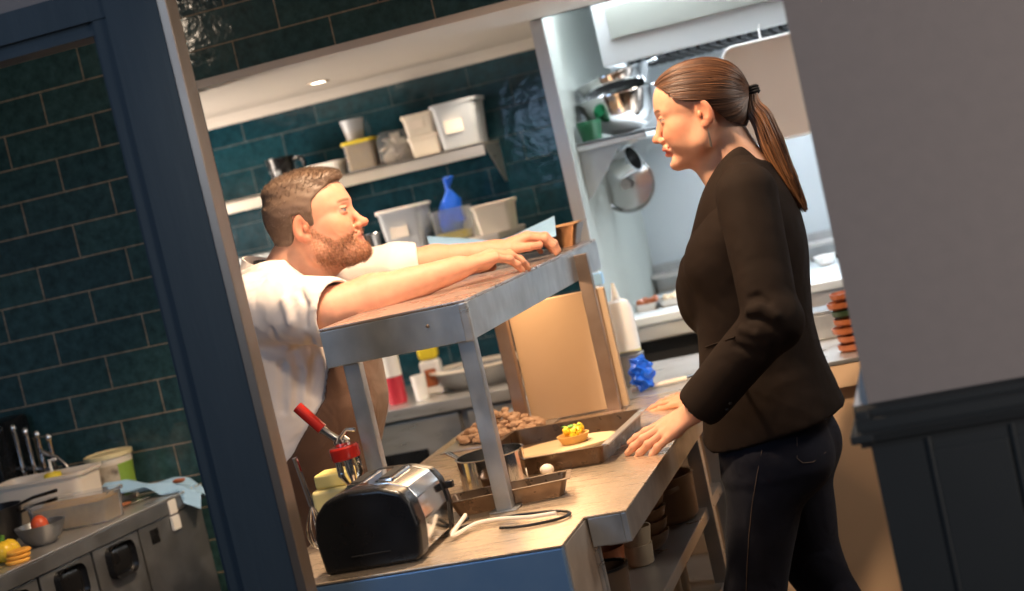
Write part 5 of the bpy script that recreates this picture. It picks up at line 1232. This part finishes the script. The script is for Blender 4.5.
for k, nm in enumerate(('bottom', 'second from the bottom', 'second from the top', 'top')):
    bowl_proto('bowl', f'brown stoneware bowl, {nm} of the stack of four under the counter', 'bowl', (-0.815+0.002*k, 3.60, ZS+0.029*k), 0.052, 0.040, M['stoneware'], 'stacked brown bowls')
t = thing('casserole_pot', 'large brown pot at the far end of the shelf under the counter', 'pot', (-0.81, 3.86, ZS))
MB().lathe([(0, 0), (0.066, 0), (0.075, 0.01), (0.080, 0.11), (0.084, 0.113), (0.076, 0.113), (0.070, 0.012), (0, 0.01)], 32).build('vessel', M['stoneware'], t)
for s in (1, -1): MB().tube(chain([(0.02*s-0.03, -0.078, 0.09), (0.0+0.03*s, -0.098, 0.09), (0.0+0.05*s, -0.07, 0.09)], 5), 0.006, 8).build('handle', M['stoneware'], t)
t = thing('casserole_pot', 'wide black rimmed brown pot at the bottom edge, behind the near counter leg', 'pot', (-0.835, 3.19, ZS))
MB().lathe([(0, 0), (0.045, 0), (0.050, 0.01), (0.055, 0.078), (0.051, 0.078), (0.046, 0.012), (0, 0.01)], 30).build('vessel', mat('dark_stoneware', (0.10, 0.06, 0.035), 0.5), t)
MB().lathe([(0.0505, 0.0785), (0.057, 0.0785), (0.057, 0.084), (0.0505, 0.084), (0.0505, 0.0785)], 30).build('rim', M['black'], t)
for i, (x, y, tx) in enumerate(((-0.80, 3.50, 'nearest'), (-0.80, 3.60, 'middle'), (-0.80, 3.70, 'farthest'))):
    o = MB().lathe([(0, 0), (0.032, 0), (0.035, 0.004), (0.038, 0.13), (0.035, 0.13), (0.031, 0.008), (0, 0.006)], 24).build('tumbler', M['stoneware_pale']); o.location = (x, y, 0.4505)
    tag(o, f'pale stoneware tumbler on the bottom shelf, {tx} of the three in a row', 'tumbler', 'tumblers on the bottom shelf')

# ---- on the service counter
p = atZ(623, 352, ZT); 
t = thing('squeeze_bottle', 'white squeeze bottle with yellow contents right of the tan board', 'bottle', (-0.985, 4.62, ZT+0.0005)); t.scale = (1.1, 1.1, 1.08)
MB().lathe([(0, 0), (0.034, 0), (0.038, 0.006), (0.038, 0.085), (0.0, 0.086)], 24).build('sauce', mat('pale_yellow_sauce', (0.75, 0.68, 0.22), 0.4), t)
MB().lathe([(0, 0.0865), (0.038, 0.0865), (0.038, 0.20), (0.030, 0.222), (0.014, 0.228), (0.012, 0.232), (0.004, 0.275), (0, 0.275)], 24).build('bottle_top', M['white_plastic'], t)
t = thing('spray_bottle', 'pale bottle with a bluish cap partly hidden behind the far end of the raised shelf', 'bottle', (-1.06, 4.72, ZT+0.0005))
MB().lathe([(0, 0), (0.034, 0), (0.038, 0.01), (0.038, 0.20), (0.02, 0.26), (0.014, 0.27), (0.014, 0.29), (0, 0.29)], 22).build('vessel', M['white_plastic'], t)
MB().box(-0.020, 0.030, -0.014, 0.014, 0.2905, 0.33, bev=0.006).build('cap', M['blue_cloth'], t)
t = thing('saucepan', 'dark pot standing behind the blue gloves, right of the tan board', 'pot', (-0.965, 4.52, ZT+0.0005))
MB().lathe([(0, 0), (0.040, 0), (0.045, 0.006), (0.046, 0.09), (0.049, 0.093), (0.043, 0.093), (0.040, 0.008), (0, 0.006)], 28).build('vessel', M['steel_dark'], t)
b = MB(); b.ball((0, 0, 0.045), 0.042, 4, scale=(0.75, 0.6, 1.15))
for v in b.bm.verts: v.co += Vector((0.006*sin(v.co.z*210+v.co.y*130)+0.004*sin(v.co.y*330), 0.006*sin(v.co.x*230+v.co.z*160), 0.005*sin(v.co.x*190+v.co.y*260)))
mz = min(v.co.z for v in b.bm.verts)
for v in b.bm.verts: v.co.z -= mz
t = b.build('disposable_gloves', M['blue_glove']); t.location = (-0.905, 4.37, ZT+0.0005); tag(t, 'crumpled bright blue gloves on the counter right of the tan board', 'gloves')
t = thing('tongs', 'pale handled tool lying on the counter beside the far hand of the woman', 'utensil', (-0.85, 4.40, ZT+0.0005), 0.25)
MB().tube([(-0.10, 0, 0.008), (0.06, 0, 0.008)], 0.007, 8).build('handle', M['cream'], t); MB().tube([(0.06, 0, 0.008), (0.14, 0, 0.008)], [0.007, 0.003], 8).build('tip', M['steel_pol'], t)
for k in range(7):
    gr = (k == 4)
    nm = ('lowest', 'second from the bottom', 'third from the bottom', 'middle', 'dark green one', 'second from the top', 'topmost')[k]
    o = MB().lathe([(0, 0), (0.040, 0), (0.050, 0.007), (0.052, 0.020), (0.048, 0.0205), (0.044, 0.009), (0, 0.006)], 28).build('clay_dish', mat('green_glaze', (0.03, 0.05, 0.025), 0.3) if gr else M['terracotta'])
    o.location = (-0.318+0.006*sin(k*2.3), 4.42, ZT+0.0005+0.0235*k); o.rotation_euler = (0, 0, 0.4*k); o.scale = (0.92+0.08*sin(k*3.1), 0.92+0.08*sin(k*3.1), 1)
    tag(o, f'small clay dish stacked behind the back of the woman, {nm}', 'dish', 'stack of clay dishes')
# ---- bay: bowls, colander, hanging pans, tray, food on the rear shelf
zb = 1.6255
def bay(px, py, y): return atY(px, py, y)
def deep_bowl(name, label, loc, r, h, T, flip=False):
    t = thing(name, label, 'mixing bowl', loc, 0, 'steel mixing bowls')
    b = MB(T); b.lathe([(0, 0), (r*0.35, 0), (r*0.62, h*0.16), (r*0.86, h*0.48), (r*0.98, h*0.95), (r, h), (r*1.05, h), (r*1.05, h+0.003), (r*0.97, h+0.003), (r*0.83, h*0.50), (r*0.60, h*0.20), (r*0.33, 0.005), (0, 0.005)], 40)
    mz = min(v.co.z for v in b.bm.verts)
    for v in b.bm.verts: v.co.z -= mz
    b.build('vessel', M['steel_pol'], t)
    MB(TR((0, 0, -mz)) @ T).tube(chain([(r*1.02, -0.03, h*0.97), (r*1.22, -0.02, h*0.98), (r*1.22, 0.02, h*0.98), (r*1.02, 0.03, h*0.97)], 5), 0.004, 8).build('handle', M['steel_pol'], t)
    return t
deep_bowl('mixing_bowl', 'large steel mixing bowl on the bay shelf, lower of the two bowls', (-0.948, 5.22, zb), 0.140, 0.125, Matrix.Rotation(-0.05, 4, 'Y'))
deep_bowl('mixing_bowl', 'tilted steel bowl resting on top of the large mixing bowl', (-0.950, 5.23, zb+0.100), 0.126, 0.085, Matrix.Rotation(-0.16, 4, 'Y'))
t = MB(); n = 20
t.lathe([(0, 0), (0.040, 0), (0.052, 0.075), (0.049, 0.075), (0.038, 0.004), (0, 0.004)], 24)
for k in range(8): t.lathe([(0.0425+k*0.0015, 0.008+k*0.008), (0.0440+k*0.0015, 0.010+k*0.008), (0.0425+k*0.0015, 0.012+k*0.008)], 24)
t = t.build('produce_basket', M['green']); t.location = (-1.045, 5.085, zb); t.scale = (0.78, 0.78, 0.85); tag(t, 'green plastic basket at the left end of the bay shelf under the bowls', 'basket')
# pans hanging under the shelf
hp = bay(627, 184, 5.40)
t = thing('hanging_pan', 'steel pan hanging with its round face forward below the mixing bowls', 'pan', (hp.x, 5.42, hp.z))
Rx = Matrix.Rotation(pi/2, 4, 'X')
MB(Rx).lathe([(0, 0), (0.088, 0), (0.095, 0.008), (0.100, 0.035), (0.097, 0.035), (0.090, 0.010), (0.086, 0.004), (0, 0.004)], 40).build('vessel', M['steel_pol'], t)
MB().tube([(0, -0.01, 0.092), (-0.004, -0.02, 0.150), (-0.006, -0.02, 0.157)], [0.007, 0.006, 0.006], 8).build('handle', M['steel_pol'], t)
MB().lathe([(0, 0), (0.017, 0), (0.019, 0.016), (0, 0.018)], 18, T=TR((0.0, -0.036, 0.0)) @ Rx).build('boss', M['steel'], t)
hp2 = bay(627, 163, 5.28)
t = thing('hanging_pot', 'small steel pot hanging sideways in front of the round hanging pan', 'pot', (hp2.x, 5.24, hp2.z))
A = Matrix.Rotation(1.25, 4, 'Y') @ Matrix.Rotation(0.3, 4, 'X')
MB(A).lathe([(0, -0.04), (0.036, -0.04), (0.042, -0.034), (0.045, 0.035), (0.048, 0.038), (0.042, 0.038), (0.038, -0.032), (0, -0.035)], 28).build('vessel', M['steel_pol'], t)
MB().tube(chain([(-0.01, 0, 0.042), (-0.015, 0, 0.075), (-0.015, 0, 0.098)], 4), 0.006, 8).build('handle', M['steel_pol'], t)
t = thing('hook_rail', 'thin rail under the bay shelf from which the pans hang', 'rail', (-0.95, 5.3, 1.597))
MB().tube([(-0.135, -0.1, 0.0), (-0.135, 0.35, 0.0)], 0.003, 6).build('rail', M['steel'], t)
MB().tube([(0.045, -0.2, 0.0), (0.045, 0.35, 0.0)], 0.004, 6).build('rail', M['steel'], t)
for y in (-0.06, 0.12): MB().tube(chain([(0.045, y, 0.004), (-0.03, y, -0.004), (-0.085, y, -0.03)], 4), 0.003, 6).build('hook', M['steel'], t)
# big beige board hanging under the hood
bl_ = bay(764, 88, 4.98)
t = thing('cutting_board', 'large beige board with rounded corners hanging behind the head of the woman', 'board', (-0.39, 5.02, 1.50))
b = MB(); pts = []
def rr_(x0, x1, z0, z1, r):
    o_ = []
    for cx, cz, a0 in ((x1-r, z1-r, 0), (x0+r, z1-r, pi/2), (x0+r, z0+r, pi), (x1-r, z0+r, 1.5*pi)):
        for k in range(7): a_ = a0+k*pi/12; o_.append((cx+r*cos(a_), cz+r*sin(a_)))
    return o_
x0b = bay(724, 60, 5.0).x+0.39
MB().prism(rr_(x0b-0.0, 0.115, 0.0, 0.305, 0.03), 'y', -0.008, 0.0).build('panel', mat('beige_board', (0.74, 0.62, 0.53), 0.5, col2=(0.78, 0.66, 0.57), scale=3), t)
b = MB(); rim_ = [Vector((u, -0.008, w_)) for u, w_ in rr_(x0b-0.003, 0.118, -0.003, 0.308, 0.033)]; b.tube(rim_+[rim_[0], rim_[1]], 0.0048, 6); b.build('white_rim', M['white_plastic'], t)
for x in (-0.06, 0.06): MB().tube([(x, -0.001, 0.30), (x, 0.03, 0.35), (x, 0.078, 0.36)], 0.003, 6).build('hanging_hook', M['steel'], t)
t = MB(); t = t.tube(chain([(0, 0, 0), (0, -0.004, 0.08), (0.006, 0, 0.10), (0.012, 0, 0.08)], 5), 0.003, 6).build('hook', M['steel_dark']); q = bay(814, 165, 5.0); t.location = (q.x, 5.02, q.z-0.05); tag(t, 'small dark hook hanging below the corner of the beige board', 'hook')
bpy.data.objects.remove(t)
rr = random.Random(21)
foods = [(660, 307, 'reddish'), (678, 302, 'pale')]
for i, (px, c, nm) in enumerate(((650, M['terracotta'], 'reddish tray of food, left of the two beside the jacket of the woman'), (676, M['stoneware_pale'], 'pale tray of food, right of the two beside the jacket of the woman'))):
    q = bay(px, 312, 5.33)
    t = thing('food_tray', nm, 'tray', (q.x, 5.33, 1.0305), 0, 'food trays on the cooking range')
    tray_mesh(MB(), 0.080, 0.12, 0.022, fl=0.004, rim=0.004).build('tray_body', M['steel'], t)
    b = MB()
    for k in range(22): b.ball((rr.uniform(-0.024, 0.024), rr.uniform(-0.04, 0.04), 0.018+rr.uniform(0, 0.012)), 0.012, 1, jit=0.2, seed=k)
    b.build('contents', c, t)
# clutter right of the woman on the rear shelf
for i, (px, r_, h_, m_, nm, lb) in enumerate(((798, 0.045, 0.03, 'steel_pol', 'bowl', 'shallow steel bowl on the range top behind the back of the woman'), (826, 0.04, 0.035, 'white_plastic', 'bowl', 'small white bowl on the range top, near the edge of the grey wall'))):
    q = bay(px, 262, 5.62); bowl_proto(nm, lb, 'bowl', (q.x, 5.62, 1.0305), r_, h_, M[m_])
q = bay(828, 338, 5.1); 
t = thing('storage_box', 'grey steel box on the counter behind the clay dishes', 'box', (atZ(826, 348, ZT).x-0.01, 4.78, ZT+0.0005), 0)
MB().box(-0.06, 0.06, -0.06, 0.06, 0, 0.075, bev=0.006).build('box_body', M['steel_mid'], t); MB().box(-0.063, 0.063, -0.063, 0.063, 0.0755, 0.085, bev=0.003).build('lid', M['steel_dark'], t)
# white folded card behind the dado ledge
q = atY(862, 404, 2.47)
t = MB().prism([(-0.028, 0), (0.006, 0), (-0.0, 0.062), (-0.003, 0.062)], 'y', 0, 0.05, bev=0.002).build('folded_napkin', M['white_plastic']); t.location = (XR+0.001, YR+0.03, 1.1125)
bpy.data.objects.remove(t)

# ---------------- things on the left drawer counter
def lc(px, py, z=ZT): q = atZ(px, py, z); return Vector((q.x, q.y, z+0.0005))
aR = -a
q = lc(45, 502)
t = tub('storage_box', 'long white open tub at the back of the left counter, holding a pump bottle', 'tub', (-2.575, 3.975, ZT+0.0005), 0.30, 0.14, 0.135, M['cream'], taper=0.9)
t2 = thing('pump_bottle', 'small pump bottle with yellow collar standing in the long white tub', 'bottle', (-2.55, 3.975, ZT+0.0505))
MB().lathe([(0, 0), (0.024, 0), (0.026, 0.075), (0.0, 0.075)], 20).build('vessel', M['white_plastic'], t2)
MB().lathe([(0, 0.0755), (0.026, 0.0755), (0.024, 0.088), (0.010, 0.092), (0, 0.092)], 20).build('collar', M['yellow'], t2)
MB().tube([(0, 0, 0.09), (0, 0, 0.125), (0.022, 0, 0.125)], 0.0045, 8).build('pump', M['white_plastic'], t2)
p = Vector((-2.470, 4.155, ZT+0.0005))
t = thing('ingredient_bucket', 'round lidded bucket with a green edged picture label, by the tiled wall', 'bucket', p)
MB().lathe([(0, 0), (0.055, 0), (0.058, 0.004), (0.066, 0.130), (0, 0.13)], 34).build('bucket_body', M['cream'], t)
MB().lathe([(0.0, 0.1305), (0.070, 0.1305), (0.071, 0.142), (0.065, 0.144), (0.062, 0.140), (0, 0.140)], 34).build('lid', mat('pale_yellow_lid', (0.72, 0.62, 0.36), 0.4), t)
b = MB(); m_, tt_, bs = nt('bucket_label'); NN = tt_.nodes
tc = NN.new('ShaderNodeTexCoord'); vo = NN.new('ShaderNodeTexVoronoi'); vo.inputs['Scale'].default_value = 45; tt_.links.new(tc.outputs['Object'], vo.inputs[0])
cr_ = NN.new('ShaderNodeValToRGB'); cr_.color_ramp.elements[0].color = (0.06, 0.04, 0.03, 1); cr_.color_ramp.elements[1].color = (0.5, 0.42, 0.33, 1); cr_.color_ramp.elements[1].position = 0.6
tt_.links.new(vo.outputs['Distance'], cr_.inputs[0]); tt_.links.new(cr_.outputs[0], bs.inputs['Base Color'])
def lab_(u, v, r0=0.0605, a0=-2.9, a1=-0.75): a_ = a0+(a1-a0)*u; r = r0+0.0055*v; return Vector((r*cos(a_), r*sin(a_), 0.015+0.095*v))
MB().grid(lab_, 24, 3).build('picture_label', m_, t)
MB().grid(lambda u, v: lab_(u, v, 0.0605, -0.75, 0.3), 10, 3).build('label_edge', mat('label_green', (0.22, 0.36, 0.05), 0.5), t)
for i, (px, py, sx_, rz, lb) in enumerate(((30, 508, 1.0, 0.35, 'lower'), (33, 500, 0.9, 0.30, 'upper'))):
    t = thing('frying_pan', f'black flat pan on the left counter, {lb} of the overlapping pair', 'pan', Vector((-2.665+0.01*i, 3.80, ZT+0.0005+0.024*i)), rz-0.15, 'black pans on the left counter')
    MB().lathe([(0, 0), (0.072, 0), (0.085, 0.070), (0.082, 0.070), (0.070, 0.003), (0, 0.003)], 30).build('pan_body', M['black'], t)
    MB().tube([(0.082, 0, 0.066), (0.13, 0, 0.078), (0.20, 0.0, 0.084)], [0.006, 0.008, 0.009], 8, flat=0.6).build('handle', M['black'], t)
t = tub('food_tray', 'cream shallow tub of brown grains in the middle of the left counter', 'tub', Vector((-2.422, 3.845, ZT+0.0005)), 0.262, 0.105, 0.083, M['glass'], rz=0.0, taper=0.92, fill=M['amber'], fillh=0.75)
t = thing('bowl', 'small black and steel bowl on the left counter holding a tomato', 'bowl', Vector((-2.415, 3.65, ZT+0.0005)))
MB().lathe([(0, 0), (0.030, 0), (0.050, 0.018), (0.066, 0.056), (0.063, 0.056), (0.048, 0.021), (0.028, 0.004), (0, 0.004)], 32).build('vessel', M['steel_dark'], t)
t3 = MB().ball((0, 0, 0.0263), 0.026, 3, scale=(0.9, 0.9, 1.15)).build('tomato', mat('tomato_red', (0.62, 0.09, 0.03), 0.3)); t3.location = t.location+Vector((0.0, 0.0, 0.022)); tag(t3, 'small red orange tomato in the dark bowl on the left counter', 'tomato')
t = thing('pepper', 'yellow pepper with a green stalk at the left edge of the picture', 'pepper', Vector((-2.435, 3.50, ZT+0.0005)), 0.3); t.scale = (1.45, 1.45, 1.35)
b = MB()
for k in range(4): a_ = k*pi/2+0.4; b.ball((0.011*cos(a_), 0.011*sin(a_), 0.020), 0.018, 2, scale=(1, 1, 1.15))
b.build('flesh', mat('pepper_yellow', (0.85, 0.55, 0.04), 0.25), t); MB().tube([(0, 0, 0.038), (0.004, 0.002, 0.050)], [0.005, 0.0035], 8).build('stalk', mat('stalk_green', (0.10, 0.25, 0.03), 0.5), t)
for k in range(3):
    o = MB().lathe([(0, 0), (0.020, 0), (0.022, 0.002), (0.022, 0.005), (0.020, 0.007), (0, 0.007)], 22).build('orange_slice', mat('orange_flesh', (0.85, 0.33, 0.03), 0.4, col2=(0.9, 0.5, 0.1), scale=70)); o.location = Vector((-2.375+0.002*k, 3.46+0.004*k, ZT+0.0005+0.0105*k)); o.scale = (1.4, 1.4, 1.4); o.rotation_euler = (0, 0, k)
    tag(o, f'thin orange slice beside the yellow pepper, {("bottom", "middle", "top")[k]} of the little pile', 'slice', 'orange slices')
t = thing('knife', 'knife with a brown wooden handle under the end of the blue cloth', 'knife', lc(116, 511)+Vector((0.0, 0.015, 0)), 1.1)
MB().tube([(-0.075, 0, 0.009), (0.0, 0, 0.009), (0.04, 0, 0.008)], [0.009, 0.010, 0.007], 10, flat=0.7).build('handle', mat('handle_wood', (0.28, 0.10, 0.04), 0.5), t)
MB().prism([(0.04, -0.010), (0.17, -0.008), (0.185, 0.012), (0.04, 0.012)], 'z', 0.005, 0.007).build('blade', M['steel_pol'], t)
# blue cloth hanging over the far corner
c0_ = lc(108, 503); c1_ = lc(190, 490)
dv = Vector((sin(a), cos(a), 0)); nv = Vector((cos(a), -sin(a), 0))
def cl2(u, v):
    x = -2.465+0.275*u; y = 4.075+0.065*u-0.09*(v-0.5)
    z = ZT+0.012+0.045*(1-u)**1.3+0.010*sin(u*11+v*2)*(1-u*0.4)+0.006*sin(v*8+u*3)
    if u > 0.82: z -= (u-0.82)*0.20
    if v > 0.7 and u > 0.5: z -= (v-0.7)*0.10*min(1, (u-0.5)*5); x += 0.012*(v-0.7)
    if x < -2.35+0.162*(y-3.343)-0.004: z = max(z, ZT+0.006)
    return Vector((x, y, z))
t = MB().grid(cl2, 40, 18, thick=0.003).build('cleaning_cloth', M['blue_cloth'], origin=tuple(c0_)); tag(t, 'crumpled pale blue cloth on the far end of the left counter', 'cloth')
t = MB().ball((0, 0, 0.007), 0.014, 2, scale=(1.5, 0.8, 0.5), jit=0.1).build('bread_crust', M['terracotta']); q = cl2(0.80, 0.62); t.location = (q.x, q.y, q.z+0.004); tag(t, 'small orange brown scrap lying on the blue cloth', 'food')
# chrome taps and dark machine at the back of the left counter
t = thing('coffee_machine', 'dark machine with chrome pipes and knobs at the left edge above the tubs', 'machine', Vector((-2.842, 4.125, ZT+0.0005)), 0.0); t.scale = (1, 1, 1.28)
MB().box(-0.16, 0.10, -0.10, 0.10, 0.0, 0.235, bev=0.012).build('machine_body', M['black'], t)
MB().box(0.02, 0.10, -0.16, -0.1005, 0.15, 0.225, bev=0.01).build('group_head', M['steel_dark'], t)
for k, x in enumerate((0.118, 0.155, 0.19, 0.225)):
    MB().tube([(x, -0.02, 0.10 if k else 0.0), (x, -0.02, 0.205-0.012*k)], 0.008, 10).build('chrome_pipe', M['steel_pol'], t)
    MB().ball((x, -0.02, 0.212-0.012*k), 0.011, 2).build('chrome_knob', M['steel_pol'], t)
MB().tube([(0.09, -0.02, 0.12), (0.23, -0.02, 0.10)], 0.007, 8).build('chrome_pipe', M['steel_pol'], t)
MB().tube(chain([(0.19, -0.02, 0.15), (0.225, -0.03, 0.135), (0.245, -0.03, 0.125), (0.27, -0.03, 0.10), (0.278, -0.03, 0.075)], 6), 0.007, 10).build('steam_spout', M['steel_pol'], t)
# recessed downlight in the bulkhead soffit
q = atZ(318, 82, 2.03)
t = thing('downlight', 'small recessed ceiling spotlight glowing in the pale soffit above the chef', 'light', (q.x, q.y, 2.03))
MB().lathe([(0.026, -0.003), (0.040, -0.003), (0.041, -0.0005), (0.026, -0.0005), (0.026, -0.003)], 28).build('bezel', M['trim_metal'], t)
em = mat('lamp_glow', (1, 0.9, 0.75), 0.5, emis=(1.0, 0.86, 0.66), estr=14)
MB().lathe([(0, -0.002), (0.0255, -0.002), (0.0255, -0.0006), (0, -0.0006)], 24).build('lamp', em, t)
light('downlight_beam', 'SPOT', (q.x, q.y, 2.015), (q.x, q.y, 0), 12, (1.0, 0.84, 0.64), 0.02, spot=110, blend=0.8)
for x in (-1.45, -2.35): light('downlight_beam', 'SPOT', (x, 5.25, 2.015), (x, 5.3, 0), 12, (1.0, 0.84, 0.64), 0.02, spot=120, blend=0.8)
